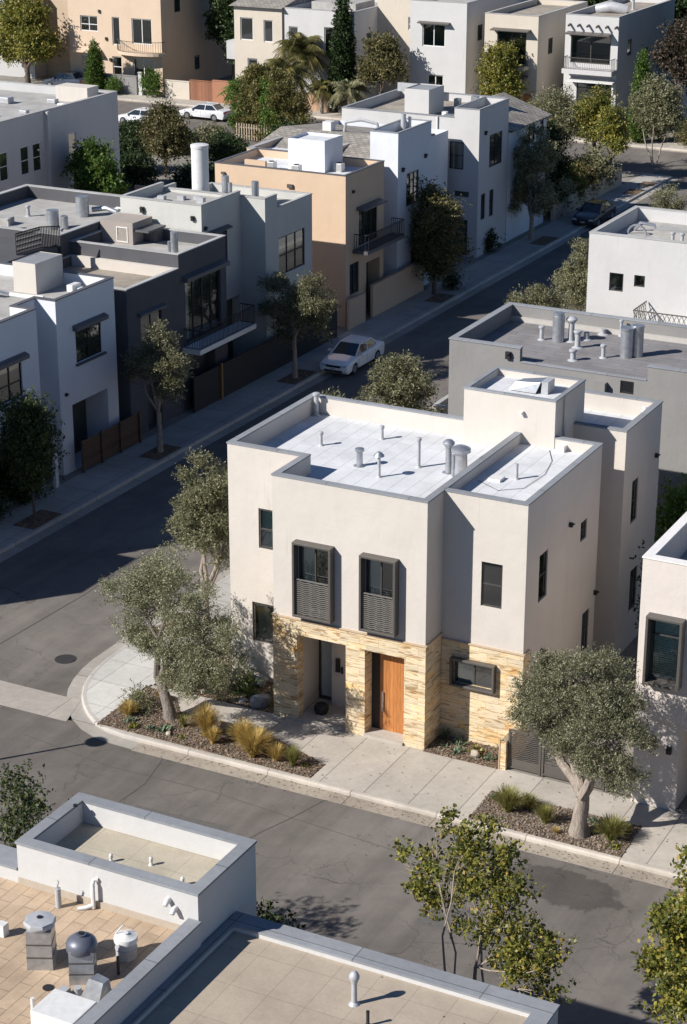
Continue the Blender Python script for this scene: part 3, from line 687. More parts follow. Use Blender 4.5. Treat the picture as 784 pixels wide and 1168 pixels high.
# wooden front door with dark side panel
w = MB(); w.box(-1.92, -0.78, 0.5, 0.58, .262, 3.4); d = w.build('door', WOODD, H)
w = MB(); w.bar((-1.80, .44, 1.0), (-1.80, .44, 1.75), .03); w.bar((-1.80, .44, 1.1), (-1.80, .5, 1.1), .02); w.bar((-1.80, .44, 1.65), (-1.80, .5, 1.65), .02); w.build('handle', GALV, d)
w = MB(); w.box(-2.23, -1.925, 0.5, 0.56, .262, 3.4); w.build('door_side_panel', BLACK, H)
# plastered volumes
wall_l = [(-8.8, 2.13), (-5.8, 2.13), (-5.8, 0.0), (0, 0.0), (0, 8.5), (-8.8, 8.5)]
block(H, wall_l, zs + .05, 9.15, 8.5, WHITE, MEMW, CAPG, [.22, .22, .22, .22, .22, .22],
      {2: [(-4.81, -3.51, 4.33, 6.9, .3), (-2.26, -1.09, 4.33, 6.9, .3)], 0: [(-7.58, -6.3, 5.4, 6.92, .25)]})
mb = MB(); ring(mb, [(-8.8, 2.13), (-5.84, 2.13), (-5.84, 8.5), (-8.8, 8.5)], 0.1, zs + .05, {0: [(-7.9, -6.1, 1.7, 3.25, .25)]}, 0, 1); mb.build('wall', [WHITE, DARKIN], H)
side = [(0, 1.28), (3.0, 1.28), (3.0, 8.08), (0, 8.08)]
so = {1: [(2.45, 3.21, 5.25, 6.95, .12), (6.27, 6.9, 6.07, 6.8, .12), (6.85, 7.58, 1.5, 3.1, .12)], 0: [(1.41, 2.17, 5.3, 6.9, .12)]}
block(H, side, 3.85, 9.15, 8.78, WHITE, MEMW, CAPG, [.2, .2, .2, 0], so)
mb = MB(); ring(mb, [(3.0 - .0, 1.75), (3.0, 8.08), (0, 8.08), (0, 1.75)][::1], 0.1, 3.85, {0: so[1]}, 0, 1)
mb.build('wall', [WHITE, DARKIN], H)
back = [(-2.5, 8.5), (1.1, 8.5), (1.1, 9.74), (3.3, 9.74), (3.3, 13.68), (-2.5, 13.68)]
block(H, back, 0.1, 9.15, 8.5, WHITE, MEMW, CAPG, .22, {3: [(10.7, 11.4, 5.26, 6.94, .12), (11.05, 11.85, 1.56, 3.25, .12)]})
block(H, [(-2.25, 7.85), (1.28, 7.85), (1.28, 10.75), (-2.25, 10.75)], 8.3, 10.52, 10.27, WHITE, MEMW, CAPG, .14, wlabel='small stair tower wall standing on the roof')
# windows
for u0, u1 in ((-4.9, -3.42), (-2.35, -1.0)):
    sl = sleeve(H, 'y', 0, u0, u1, 4.24, 6.99, .32, .085)
    window(H, 'y', 0, u0 + .09, u1 - .09, 4.33, 6.9, .02, .05, (.5,), (), BRONZE, ('curtain', .06, .48, .0, 1), GLASS)
    r = MB(); n = 17
    for k in range(n):
        z = 4.38 + k * (1.22 / n); pv = None
        for j in range(9):
            u = u0 + .12 + (u1 - u0 - .24) * j / 8; p = Vector((u, -.22 + (.008 if j % 2 else -.008), z + (.010 if j % 2 else -.010)))
            if pv: r.bar(pv, p, .018, .034)
            pv = p
    for u in (u0 + .11, u1 - .11): r.bar((u, -.22, 4.35), (u, -.22, 5.64), .04)
    r.bar((u0 + .1, -.22, 5.62), (u1 - .1, -.22, 5.62), .04); r.build('guard_rail', RAILM, H)
window(H, 'y', 2.13, -7.58, -6.3, 5.4, 6.92, .03, .07, (), (.48,), BRONZE, ('blind', .03, .97, .02, .98))
window(H, 'y', 2.13, -7.9, -6.1, 1.7, 3.25, .05, .1, (), (), BRONZE, ('curtain', .08, .95, 0.0, 1.0))
window(H, 'y', 1.28, 1.41, 2.17, 5.3, 6.9, .05, .05, (), (.5,), BRONZE, None, GLASSD)
sleeve(H, 'y', 1.25, .42, 2.06, 2.22, 3.26, .2, .08)
window(H, 'y', 1.25, .5, 1.98, 2.3, 3.18, .06, .045, (.5,), (), BRONZE, ('curtain', .05, .48, 0, 1))
for a in so[1]: window(H, 'x', 3.0, *a[:4], .04, .05, (), (.52,), BRONZE, None, GLASSD)
for a in ((10.7, 11.4, 5.26, 6.94), (11.05, 11.85, 1.56, 3.25)): window(H, 'x', 3.3, *a, .04, .05, (), (.5,), BRONZE, None, GLASSD)
for u, z in ((5.11, 7.16), (7.94, 3.54), (2.9, 3.3), (4.96, 2.2)): walllamp(H, 'x', 3.0, u, z, .11)
walllamp(H, 'x', 3.3, 13.17, 7.2, .11); walllamp(H, 'y', 7.85, .04, 9.95, .1, WMETAL)
# roof fittings
for x, y, h, r, k in ((-6.63, 5.09, .42, .06, 'cap'), (-4.98, 6.72, .42, .06, 'cap'), (-4.41, 3.8, .55, .11, 'cap'), (-3.29, 3.07, .75, .055, 'mush'), (-2.5, 4.6, 1.0, .065, 'cap'), (-8.4, 8.05, .8, .09, 'cap'), (-1.35, 4.6, .95, .11, 'cowl')):
    vent(H, x, y, 8.5, h, r, k, GALVP if r < .1 else GALV)
m = MB(); m.lathe(-.82, 4.45, [(.24, 8.5), (.22, 9.35)], 20); f = m.build('flue', GALV, H)
m = MB(); m.lathe(-.82, 4.45, [(.26, 9.35), (.34, 9.4), (.34, 9.52), (.2, 9.6), (.02, 9.62)], 20); m.lathe(-1.05, 4.3, [(.05, 8.5), (.05, 9.3)], 8); m.build('vent_cap', GALV, f)
vent(H, 1.3, 4.35, 8.78, .55, .06, 'open'); 
m = MB(); m.box(.5, .95, 3.75, 4.2, 8.78, 8.88); m.build('roof_hatch', WMETAL, H)
m = MB(); m.tube([(.2, 3.6, 8.80), (1.2, 3.0, 8.80), (1.9, 3.6, 8.80), (2.0, 5.2, 8.80), (1.7, 6.6, 8.80), (1.2, 7.6, 8.80)], .008, 5); m.build('roof_cable', BLACK, H)
m = MB(); m.tube([(1.36, 8.65, 8.5), (1.36, 8.65, 10.4), (1.3, 8.65, 10.5)], .055, 8); m.build('downpipe', WHITE, H)
m = MB(); m.box(1.5, 1.75, 7.6, 7.88, 8.785, 9.0); m.build('scupper_box', CAPW, H)
m = MB(); m.box(-8.75, -8.35, 8.1, 8.48, 8.5, 8.95); m.build('corner_flashing', CAPG, H) if False else None
# folded metal hood on the tower roof
m = MB(); z = 10.28
a = [(-1.0, 9.1, z + .02), (.0, 9.1, z + .02), (.0, 10.1, z + .02), (-1.0, 10.1, z + .02)]; t = [(-.85, 9.25, z + .3), (.15, 9.2, z + .42), (.15, 9.95, z + .42), (-.8, 9.9, z + .26)]
m.quad(*t); m.quad(*a[::-1])
for i in range(4): j = (i + 1) % 4; m.quad(a[i], a[j], t[j], t[i])
hd = m.build('metal_hood', GALV, H)
m = MB(); m.box(.16, .42, 9.25, 9.9, z, z + .45); m.build('vent_cap', GALVP, hd)
m = MB(); m.cyl(2.8, 13.2, 8.5, 9.05, .12, 10); m.build('scupper_box', CAPW, H)

# ---------------------------------------------------------------- metal gates between the corner house and its right-hand neighbour
GT = thing('metal_gate', (5.2, 0, 0.15), 'dark grey metal gate panels with wavy horizontal slats between two houses', 'gate')
for u0, u1 in ((3.1, 4.2), (4.3, 5.35), (5.45, 6.45), (6.55, 7.4)):
    m = MB(); 
    for u in (u0, u1): m.bar((u, .1, .16), (u, .1, 1.62), .07)
    for z in (.25, 1.6): m.bar((u0, .1, z), (u1, .1, z), .06)
    m.box(u0 + .03, u1 - .03, .1, .12, .2, .55)
    n = 14
    for k in range(n):
        z = .6 + k * .07; pv = None
        for j in range(11):
            u = u0 + .04 + (u1 - u0 - .08) * j / 10; p = Vector((u, .1, z + .014 * math.sin(j * 2.2)))
            if pv: m.bar(pv, p, .012, .03)
            pv = p
    m.build('gate_panel', BRONZL, GT)
m = MB(); m.box(7.42, 7.5, .05, .15, .15, 1.9); m.build('gate_post', BRONZE, GT)

# ---------------------------------------------------------------- white house at the right edge
H = house((9.5, 3.0), 'pinkish white house at the right edge beside the metal gates, with one framed window', GRP)
ro = {0: [(7.82, 8.84, 4.67, 6.83, .3)]}
block(H, [(7.43, -.17), (20, -.17), (20, 11.5), (7.43, 11.5)], 3.25, 8.7, 7.7, PINKW, MEML, CAPW, .28, ro)
mb = MB(); ring(mb, [(7.47, -.12), (19.9, -.12), (19.9, 11.4), (7.47, 11.4)], .1, 3.25, {0: [(8.97, 12.5, .15, 3.1, 2.2)]}, 0, 1); mb.build('wall', [PINKW, DARKIN], H)
sleeve(H, 'y', -.17, 7.74, 8.93, 4.58, 6.93, .34, .09)
window(H, 'y', -.17, 7.82, 8.84, 4.67, 6.83, .0, .05, (), (.72,), BRONZE, ('blind', .1, .92, .02, .98))
walllamp(H, 'y', -.12, 8.12, 2.5, .2); walllamp(H, 'y', -.12, 8.66, 2.3, .16)
m = MB(); m.box(9.0, 12.4, -.1, 1.8, .15, .19); m.build('porch_floor', YARD, H)
condh = thing('air_conditioner', (5.6, 6.2, .13), 'dark outdoor air conditioning unit in the side yard behind the gates', 'air conditioner')
condenser(condh, 5.6, 6.4, .14, 1.0, 1.1, BRONZL)

# ---------------------------------------------------------------- grey house behind the corner house
H = house((0, 21.8), 'grey house with dark shingled flat roof and grouped metal flues behind the corner house', GRP)
gp = [(-7.7, 18.6), (12, 18.6), (12, 25.05), (-7.7, 25.05)]
mb = MB(); ring(mb, gp, 0.1, 8.3, {0: [(-.1, .48, 7.62, 8.16, .12)]}, 0, 1)
t = .25
for x0, x1, y0, y1 in ((-7.7, -4.5, 18.6, 18.6 + t), (1.03, 12, 18.6, 18.6 + t), (-7.7, -7.7 + t, 18.6 + t, 25.05), (-7.7 + t, 12, 25.05 - t, 25.05)):
    mb.quad((x0, y0, 8.3), (x1, y0, 8.3), (x1, y0, 8.88), (x0, y0, 8.88)); mb.quad((x1, y1, 8.1), (x0, y1, 8.1), (x0, y1, 8.88), (x1, y1, 8.88))
    mb.quad((x0, y1, 8.1), (x0, y0, 8.1), (x0, y0, 8.88), (x0, y1, 8.88)); mb.quad((x1, y0, 8.1), (x1, y1, 8.1), (x1, y1, 8.88), (x1, y0, 8.88))
mb.build('wall', [MIDG, DARKIN], H)
m = MB(); m.quad((-7.6, 18.62, 8.22), (12, 18.62, 8.22), (12, 25, 8.22), (-7.6, 25, 8.22)); m.build('roof', MEMG, H)
m = MB()
for x0, x1, y0, y1 in ((-7.73, -4.47, 18.57, 18.87), (1.0, 12, 18.57, 18.87), (-7.73, -7.43, 18.87, 24.78), (-7.73, 12, 24.78, 25.08)): m.box(x0, x1, y0, y1, 8.88, 8.93)
m.box(-4.47, 1.0, 18.57, 18.75, 8.3, 8.34); m.build('parapet_cap', CAPG, H)
m = MB(); m.box(-7.45, 11.9, 24.6, 24.78, 8.22, 8.42); m.build('roof_curb', flat('pale_curb', (0.45, 0.43, 0.40), 0.8), H)
window(H, 'y', 18.6, -.1, .48, 7.62, 8.16, .04, .06, (), (), BLACK, None, GLASSD)
walllamp(H, 'y', 18.6, -5.0, 8.55, .22); m = MB(); m.box(-1.15, -.65, 18.3, 18.597, 7.2, 8.0); m.build('scupper_box', MIDG, H)
for x, y, h, r, k in ((-5.07, 22.39, .75, .1, 'cap'), (-3.85, 22.75, 1.2, .15, 'cowl'), (-3.26, 21.97, .95, .14, 'cap'), (-3.0, 24.4, .35, .14, 'open'), (-2.75, 20.13, .55, .13, 'cap'), (-1.76, 21.05, .7, .1, 'cap'), (-3.35, 23.28, .45, .13, 'open'), (-2.23, 24.5, .9, .07, 'cap'), (2.3, 22.3, .9, .1, 'cap')):
    vent(H, x, y, 8.22, h * .7, r * .85, k, GALVP)
m = MB(); m.lathe(-4.35, 22.5, [(.26, 8.22), (.26, 9.35), (.24, 9.37), (.24, 9.48), (.2, 9.5)], 22); f = m.build('flue', GALV, H)
for dx in (0,):
    m = MB(); m.lathe(-.95, 21.62, [(.27, 8.22), (.27, 9.4), (.3, 9.42), (.3, 9.5)], 22); m.lathe(-.6, 21.95, [(.25, 8.22), (.25, 9.45), (.27, 9.48), (.27, 9.56)], 22); m.build('flue', GALV, H)
G2 = thing('garage', (-9.5, 29.5, 0), 'low pale concrete garage with flat tan roof beside the grey shingled house', 'garage')
block(G2, [(-12.2, 26.8), (-5.5, 26.8), (-5.5, 33.6), (-12.2, 33.6)], .1, 2.9, 2.6, stucco('pale_concrete_wall', (.42, .39, .35)), flat('tan_screed', (.42, .35, .27), .9, nv=.3, ns=1.2), CAPL, .2, {0: []})

# ---------------------------------------------------------------- white house behind the grey one (right edge)
H = house((-3, 42.5), 'white house with two small square windows and wire balcony behind the grey shingled roof', GRP)
block(H, [(-9.25, 39.1), (6, 39.1), (6, 46), (-9.25, 46)], .1, 9.0, 8.35, WHITE2, MEML, CAPL, .25, {0: [(-8.07, -7.32, 6.13, 7.08, .14), (-6.75, -6.18, 6.5, 7.1, .14)]})
window(H, 'y', 39.1, -8.07, -7.32, 6.13, 7.08, .06, .06, (), (), BRONZE, ('curtain', 0, 1, 0, 1)); window(H, 'y', 39.1, -6.75, -6.18, 6.5, 7.1, .06, .06, (), (), BRONZE, ('curtain', 0, 1, 0, .8))
m = MB(); m.box(-6.0, 5, 37.0, 39.095, 4.5, 4.75); b = m.build('balcony', WHITE2, H)
r = MB()
pts = [(-6.0, 39.0), (-6.0, 37.05), (5, 37.05)]
for a, c in zip(pts, pts[1:]):
    for z in (4.85, 5.85): r.bar((*a, z), (*c, z), .05)
    n = int(math.dist(a, c) / .25)
    for k in range(n):
        p = [a[0] + (c[0] - a[0]) * (k + q) / n for q in (0, 1)], [a[1] + (c[1] - a[1]) * (k + q) / n for q in (0, 1)]
        r.bar((p[0][0], p[1][0], 4.85), (p[0][1], p[1][1], 5.35), .025); r.bar((p[0][1], p[1][1], 5.35), (p[0][0], p[1][0], 5.85), .025)
        r.bar((p[0][1], p[1][1], 4.85), (p[0][0], p[1][0], 5.35), .025); r.bar((p[0][0], p[1][0], 5.35), (p[0][1], p[1][1], 5.85), .025)
r.build('railing', BRONZL, b)
m = MB(); m.box(-6.9, -5.0, 42.2, 43.4, 8.35, 8.75); m.build('roof_curb', MEML, H)
for x in (-5.6, -5.1, -4.6): vent(H, x, 41.4, 8.35, .5, .09, 'cap')
m = MB(); m.tube([(-7.9 + .5 * math.cos(a), 42.5, 8.35 + .5 * math.sin(a)) for a in [math.pi * k / 8 for k in range(9)]], .06, 6); m.build('duct', GALV, H); m = MB(); m.tube([(-8.3, 43.3, 8.4), (-8.0, 43.3, 8.8), (-7.3, 43.5, 8.7), (-7.2, 43.5, 8.4)], .09, 6); m.build('duct', GALV, H)

# ---------------------------------------------------------------- foreground house (lower left)
H = house((4, -26, ), 'foreground white house with tan roof deck, square metal flues and lower beige roof', GRP)
mb = MB(); ring(mb, [(-14, -36), (5.25, -36), (5.25, -22.97), (-14, -22.97)], 0, 7.55, {}, 0, 1)
mb.box(5.0, 5.25, -36, -22.975, 7.551, 7.93); mb.box(-14, .34, -22.965, -22.3, 6.9, 7.9)
mb.build('wall', [WHITE2, DARKIN], H)
m = MB(); m.quad((-14, -36, 7.555), (5.0, -36, 7.555), (5.0, -22.97, 7.555), (-14, -22.97, 7.555)); m.build('roof_deck', DECKT, H)
m = MB(); m.box(4.96, 5.29, -36, -22.99, 7.93, 7.98); m.box(-14, .31, -23.0, -22.27, 7.9, 7.95); m.build('parapet_cap', CAPG, H)
bx = [(.34, -22.97), (5.2, -22.97), (5.2, -20.42), (.34, -20.42)]
mb = MB(); ring(mb, bx, 0.1, 8.6); inner = offset(bx, .26); L = 4
for i in range(4): a, b = inner[i], inner[(i + 1) % 4]; mb.quad((*b, 8.05), (*a, 8.05), (*a, 8.6), (*b, 8.6))
mb.build('wall', [WHITE2, DARKIN], H); m = MB(); m.quad(*[(*p, 8.06) for p in inner]); m.build('roof', roofing('dusty_slab_roofing', (0.48, 0.43, 0.34), .9, 1.25, .7, 0, .25, .01, 0, tone=.05, spots=.6), H)
m = MB(); capring(m, bx, .26, 8.6, .06, .03); m.build('parapet_cap', CAPG, H)
m = MB(); m.box(.36, 4.98, -23.02, -22.972, 7.56, 7.72); m.box(4.93, 4.998, -36, -23.03, 7.56, 7.7); m.build('base_flashing', flat('dusty_flashing', (.42, .36, .29), .85), H)
m = MB(); m.cyl(.62, -21.0, 8.66, 8.70, .055, 12); m.build('cap_plug', BLACK, H)
for x, y in ((2.2, -21.9), (3.1, -21.6), (4.2, -22.0)): vent(H, x, y, 8.06, .1, .03, 'cap', WMETAL)
lb = [(5.26, -38), (13.1, -38), (13.1, -21.4), (5.26, -21.4)]
block(H, lb, 0.1, 7.28, 7.17, WHITE2, SLABT, CAPG, [.3, .4, .5, .2], {}, .05)
# flues on the deck: stacked square sheet-metal shafts
def sqflue(x, y, s, h, cap, rot, topm):
    z = 7.556; m = MB(); c, sn = math.cos(rot), math.sin(rot)
    def sq(r): return [(x + (a * c - b * sn) * r, y + (a * sn + b * c) * r) for a, b in ((-1, -1), (1, -1), (1, 1), (-1, 1))]
    nseg = 3
    for k in range(nseg):
        r = s / 2 * (1 - .02 * k); q = sq(r); z0, z1 = z + h * k / nseg, z + h * (k + 1) / nseg - .012
        for i in range(4): j = (i + 1) % 4; m.quad((*q[i], z0), (*q[j], z0), (*q[j], z1), (*q[i], z1))
        m.quad(*[(*p, z1) for p in q]); q2 = sq(r * 1.03)
        if k: 
            for i in range(4): j = (i + 1) % 4; m.quad((*q2[i], z0 - .03), (*q2[j], z0 - .03), (*q2[j], z0), (*q2[i], z0), m=1)
    fl = m.build('square_flue', [GALV, BRONZL], H); m = MB(); t = z + h
    if cap == 'flat': m.lathe(x, y, [(s * .5, t - .04), (s * .62, t + .04), (s * .64, t + .12), (s * .60, t + .16), (s * .1, t + .2), (.001, t + .2)], 8)
    else: m.lathe(x, y, [(s * .60, t - .08), (s * .62, t - .06), (s * .62, t + .08), (s * .56, t + .15), (s * .38, t + .23), (s * .2, t + .26), (s * .2, t + .3), (.001, t + .3)], 20)
    o = m.build('vent_cap', topm, fl)
    m = MB(); m.lathe(x, y, [(.06, t + (.2 if cap == 'flat' else .3)), (.06, t + (.22 if cap == 'flat' else .32)), (.001, t + (.22 if cap == 'flat' else .32))], 10); m.build('vent_hole', BLACK, fl)
sqflue(2.72, -25.4, .56, .95, 'flat', .45, GALVP); sqflue(3.82, -25.45, .54, .80, 'dome', .5, DOME)
m = MB(); m.lathe(4.2, -24.35, [(.23, 7.556), (.23, 7.78), (.245, 7.785), (.245, 7.81), (.23, 7.815), (.23, 8.0)], 20); f = m.build('round_flue', GALVP, H)
m = MB(); m.lathe(4.2, -24.35, [(.26, 7.96), (.265, 8.03), (.255, 8.08), (.08, 8.12), (.06, 8.14), (.06, 8.16), (.001, 8.16)], 20); m.bar((3.98, -24.4, 8.1), (4.12, -24.3, 8.3), .03); m.build('vent_cap', WMETAL, f)
m = MB(); m.tube([(1.75, -23.4, 7.56), (1.75, -23.4, 8.05)], .07, 10); m.tube([(1.75, -23.4, 8.05), (1.75, -23.4, 8.12), (1.78, -23.4, 8.22), (1.75, -23.4, 8.28), (1.72, -23.4, 8.22)], .02, 6); m.build('vent_pipe', GALVP, H)
m = MB(); m.tube([(2.5, -23.1, 7.58), (2.5, -23.1, 8.2), (2.5, -23.04, 8.28), (2.58, -22.99, 8.28)], .05, 8); m.tube([(2.5, -23.1, 7.66), (2.35, -23.2, 7.60), (2.2, -23.3, 7.58)], .05, 8); m.build('vent_pipe', WMETAL, H)
m = MB(); m.tube([(4.42, -25.0, 7.56), (4.42, -25.0, 8.0)], .035, 8); m.build('vent_pipe', BLACK, H)
m = MB(); m.box(1.2, 1.4, -25.0, -24.8, 7.556, 7.85); m.build('small_box_vent', WMETAL, H); m = MB(); m.cyl(3.55, -26.9, 7.556, 7.85, .045, 10); m.build('vent_pipe', WMETAL, H)
for x, y in ((4.45, -22.99), (4.62, -22.99)):
    m = MB(); m.tube([(x, y + .015, 8.3 - (x - 4.45)), (x, y - .06, 8.3 - (x - 4.45)), (x, y - .16, 8.22 - (x - 4.45))], [.07, .07, .055], 10); m.build('spotlight', WMETAL, H)
m = MB(); m.box(3.85, 4.9, -27.4, -26.5, 7.556, 7.95); a = bevel(m.build('ac_unit', WMETAL, H), .02)
m = MB(); q = [(4.2, -26.15), (4.75, -26.3), (4.85, -25.85), (4.35, -25.7)]
t = [(4.4, -26.05, 8.08), (4.8, -26.12, 8.12), (4.82, -25.92, 8.12), (4.45, -25.8, 8.08)]
m.quad(*t)
for i in range(4): j = (i + 1) % 4; m.quad((*q[i], 7.556), (*q[j], 7.556), t[j], t[i])
m.build('metal_hood', GALV, H)
m = MB(); m.box(3.75, 3.95, -26.35, -26.1, 7.556, 7.75); m.cyl(4.05, -26.0, 7.556, 7.72, .09, 10); m.build('small_box_vent', GALVP, H)
m = MB(); m.cyl(3.37, -26.11, 7.56, 7.575, .12, 14); m.build('drain_cover', BLACK, H)
vent(H, 9.15, -23.15, 7.17, .55, .06, 'cowl', GALVP); vent(H, 9.75, -23.7, 7.17, .35, .035, 'open', BLACK)
#@@WEST
# ---------------------------------------------------------------- the row along the west side of the side street
F = -26.6
H = house((-31, 14), 'white house at the left edge with dark window awnings and plastered roof box', GRP)
pl = [(-37, 1.6), (F, 1.6), (F, 15.5), (-27.7, 15.5), (-27.7, 16.98), (F, 16.98), (F, 21.75), (-37, 21.75)]
o = {1: [(12.4, 14.2, 4.88, 6.5, .15), (7.0, 9.0, 4.88, 6.5, .15), (11.6, 14.6, .15, 3.2, 1.0)], 3: [(15.6, 16.5, 6.2, 7.1, .12), (15.75, 16.6, .15, 2.6, .3)], 5: [(18.43, 20.55, 5.24, 6.75, .15), (17.9, 20.85, .15, 3.35, 1.3)]}
block(H, pl, .1, 8.55, 8.0, WHITE3, MEML, CAPD, [.2] * 8, o)
for a, fl in ((o[1][0], 1), (o[1][1], 0), (o[5][0], 1)):
    window(H, 'x', F, *a[:4], .05, .06, (.5,), (.45,), BLACK, ('curtain', .03, .97, .45, 1)); awning(H, 'x', F, a[0] - .2, a[1] + .3, a[3] + .08, .26, CAPD, .17)
    m = MB(); m.box(F + .002, F + .14, a[0] - .1, a[1] + .2, a[2] - .12, a[2] - .03); m.build('sill', CAPD, H)
window(H, 'x', -27.7, 15.6, 16.5, 6.2, 7.1, .04, .06, (), (), BLACK)
block(H, [(-30.6, 19.3), (-29.3, 19.3), (-29.3, 21.5), (-30.6, 21.5)], 8.0, 9.45, 9.43, WHITE, CAPG, None, .02, wlabel='cream plastered box on the roof')
m = MB(); m.box(-28.3, -27.95, 20.3, 21.0, 8.0, 8.35); m.box(-27.95, -27.7, 20.5, 20.9, 8.0, 8.2); bevel(m.build('roof_vent', WMETAL, H), .03)
m = MB(); m.tube([(-31.6, 18.2, 8.1), (-31.2, 17.9, 8.35), (-30.6, 17.9, 8.35), (-30.2, 18.4, 8.1), (-29.4, 18.4, 8.1), (-28.4, 18.6, 8.1)], .12, 8); m.build('duct', WMETAL, H)
for y in (9.2, 12.2): condenser(H, -29.6, y, 8.0, .8, .6)
m = MB(); m.box(F - .3, F, 16.98, 17.0, 0.1, .2); walllamp(H, 'x', F, 17.4, 4.0, .1)
m = MB(); m.box(-26.1, -25.95, 15.4, 15.65, .15, 2.6); m.build('gate_post', WHITE3, H)
fn = thing('wood_fence', (-26.05, 20, .15), 'dark horizontal board fence in front of the white house with window awnings', 'fence', 'fences along the side street')
m = MB()
for k in range(9): m.box(-26.08, -26.04, 17.7, 22.6, .25 + k * .16, .25 + k * .16 + .14)
m.build('boards', WOODF, fn)
for y in (17.7, 19.3, 20.9, 22.6): m = MB(); m.box(-26.04, -25.94, y - .05, y + .05, .15, 1.75); m.build('fence_post', WOODF, fn)

block(H, [(-33, 1.7), (F - .02, 1.7), (F - .02, 5.5), (-33, 5.5)], 8.56, 10.7, 10.3, WHITE3, MEML, CAPD, .2)
H = house((-32, -1), 'white corner house across the side street, left of the picture', GRP)
block(H, [(-38, -3.2), (-26.2, -3.2), (-26.2, 0.9), (-38, 0.9)], .1, 8.6, 8.1, WHITE3, MEML, CAPD, .2)

H = house((-31, 28), 'charcoal house with pale parapet tops and a long balcony under a black awning', GRP)
CW = [CHAR, DARKIN]
o = {1: [(28.1, 31.6, 3.72, 6.85, .3), (28.3, 30.9, .15, 2.9, .6)]}
block(H, [(-33.1, 27.54), (F, 27.54), (F, 32.17), (-33.1, 32.17)], .1, 8.4, 7.85, CHAR, MEML, CAPL, .2, o)
block(H, [(-33.1, 22.8), (F, 22.8), (F, 27.535), (-33.1, 27.535)], .1, 7.7, 7.2, CHAR, MEMB, CAPL, [.2, .2, 0, .2], {1: [(23.95, 25.85, 4.75, 6.12, .15), (24.3, 25.6, .15, 2.6, .5)]})
m = MB(); m.box(-32.9, -26.82, 27.33, 27.532, 7.2, 7.74); m.build('parapet', WHITE, H, label='low cream parapet against the charcoal wall')
block(H, [(-42, 26.75), (-33.1, 26.75), (-33.1, 36.2), (-42, 36.2)], .1, 8.85, 8.2, CHAR, MEML, CAPL, .28)
window(H, 'x', F, 28.1, 31.6, 3.72, 6.85, .1, .08, (.25, .5, .75), (), BLACK, ('curtain', .0, .2, 0, 1))
window(H, 'x', F, 23.95, 25.85, 4.75, 6.12, .05, .06, (.5,), (), BLACK)
awning(H, 'x', F, 27.8, 32.0, 6.95, .35, CAPD, .2); awning(H, 'x', F, 23.7, 26.0, 6.15, .22, CAPD, .1)
m = MB(); m.box(F + .004, -25.55, 27.7, 33.4, 3.3, 3.55); b = m.build('balcony', CAPW, H)
railing(b, [(-26.5, 27.75), (-25.6, 27.75), (-25.6, 33.35), (-26.5, 33.35)], 3.6, 4.55, .13)
m = MB(); m.box(-33.0, -31.0, 30.2, 32.1, 7.85, 9.0); m.build('roof_cabin', stucco('taupe_stucco', (.36, .32, .29)), H)
window(H, 'y', 30.2, -32.0, -31.3, 7.95, 8.75, -.03, .05, (), (), CAPW, None)
m = MB(); m.box(-30.995, -30.1, 30.3, 32.0, 8.55, 8.65); m.box(-30.995, -30.2, 31.2, 31.9, 7.86, 8.54); m.build('awning', CAPD, H)
m = MB(); m.cyl(-28.1, 29.6, 7.85, 9.0, .2, 16); m.cyl(-28.35, 29.5, 7.85, 8.5, .08, 8); m.build('flue', GALV, H)
for x, y, r, h in ((-36, 30.2, .33, 1.0), (-35.4, 30.4, .2, .7), (-36.3, 33.4, .36, 1.1)):
    m = MB(); m.cyl(x, y, 8.2, 8.2 + h, r, 16); m.build('flue', GALV, H)
m = MB(); m.tube([(-36.0, 33.9, 8.5), (-35.2, 34.1, 8.62), (-34.4, 33.9, 8.5), (-34.2, 33.6, 8.3)], .14, 10); m.build('duct', GALV, H)
for k in range(5): 
    m = MB(); m.bar((-35 + k * .1, 34.2, 8.5 + k * .05), (-33.6, 34.8 - k * .3, 8.5 + k * .08), .07); m.build('pipe_run', WMETAL, H)
m = MB(); m.box(-41.5, -38.5, 29.5, 30.2, 8.2, 8.6); m.build('roof_curb', MEML, H)
for i, (x, y) in enumerate(((-38, 29), (-38.9, 32), (-34.2, 28.4))): vent(H, x, y, 8.2, .5, .09)
# wrought grille standing on the parapet between the first two houses
rl = thing('roof_railing', (-33.4, 25.0, 8.0), 'black wrought metal lattice railing on the roof edge behind the plastered roof box', 'railing')
r = MB()
for a, c in (((-33.55, 23.6), (-33.35, 25.4)), ((-33.35, 25.4), (-32.6, 26.0))):
    n = 16 if a[1] < 25 else 12
    for z in (8.5, 9.55): r.bar((*a, z), (*c, z), .05)
    for k in range(n + 1):
        x, y = a[0] + (c[0] - a[0]) * k / n, a[1] + (c[1] - a[1]) * k / n; r.bar((x, y, 8.5), (x, y, 9.55), .035)
        if k < n and a[1] < 25:
            x2, y2 = a[0] + (c[0] - a[0]) * (k + 1) / n, a[1] + (c[1] - a[1]) * (k + 1) / n
            for z in (8.6, 8.85, 9.1, 9.35): r.bar((x, y, z), (x2, y2, z + .18), .03)
r.build('lattice', BLACK, rl); m = MB(); m.box(-37.5, -33.2, 22.0, 26.6, .1, 8.45); m.build('roof_ledge', CHAR, rl)

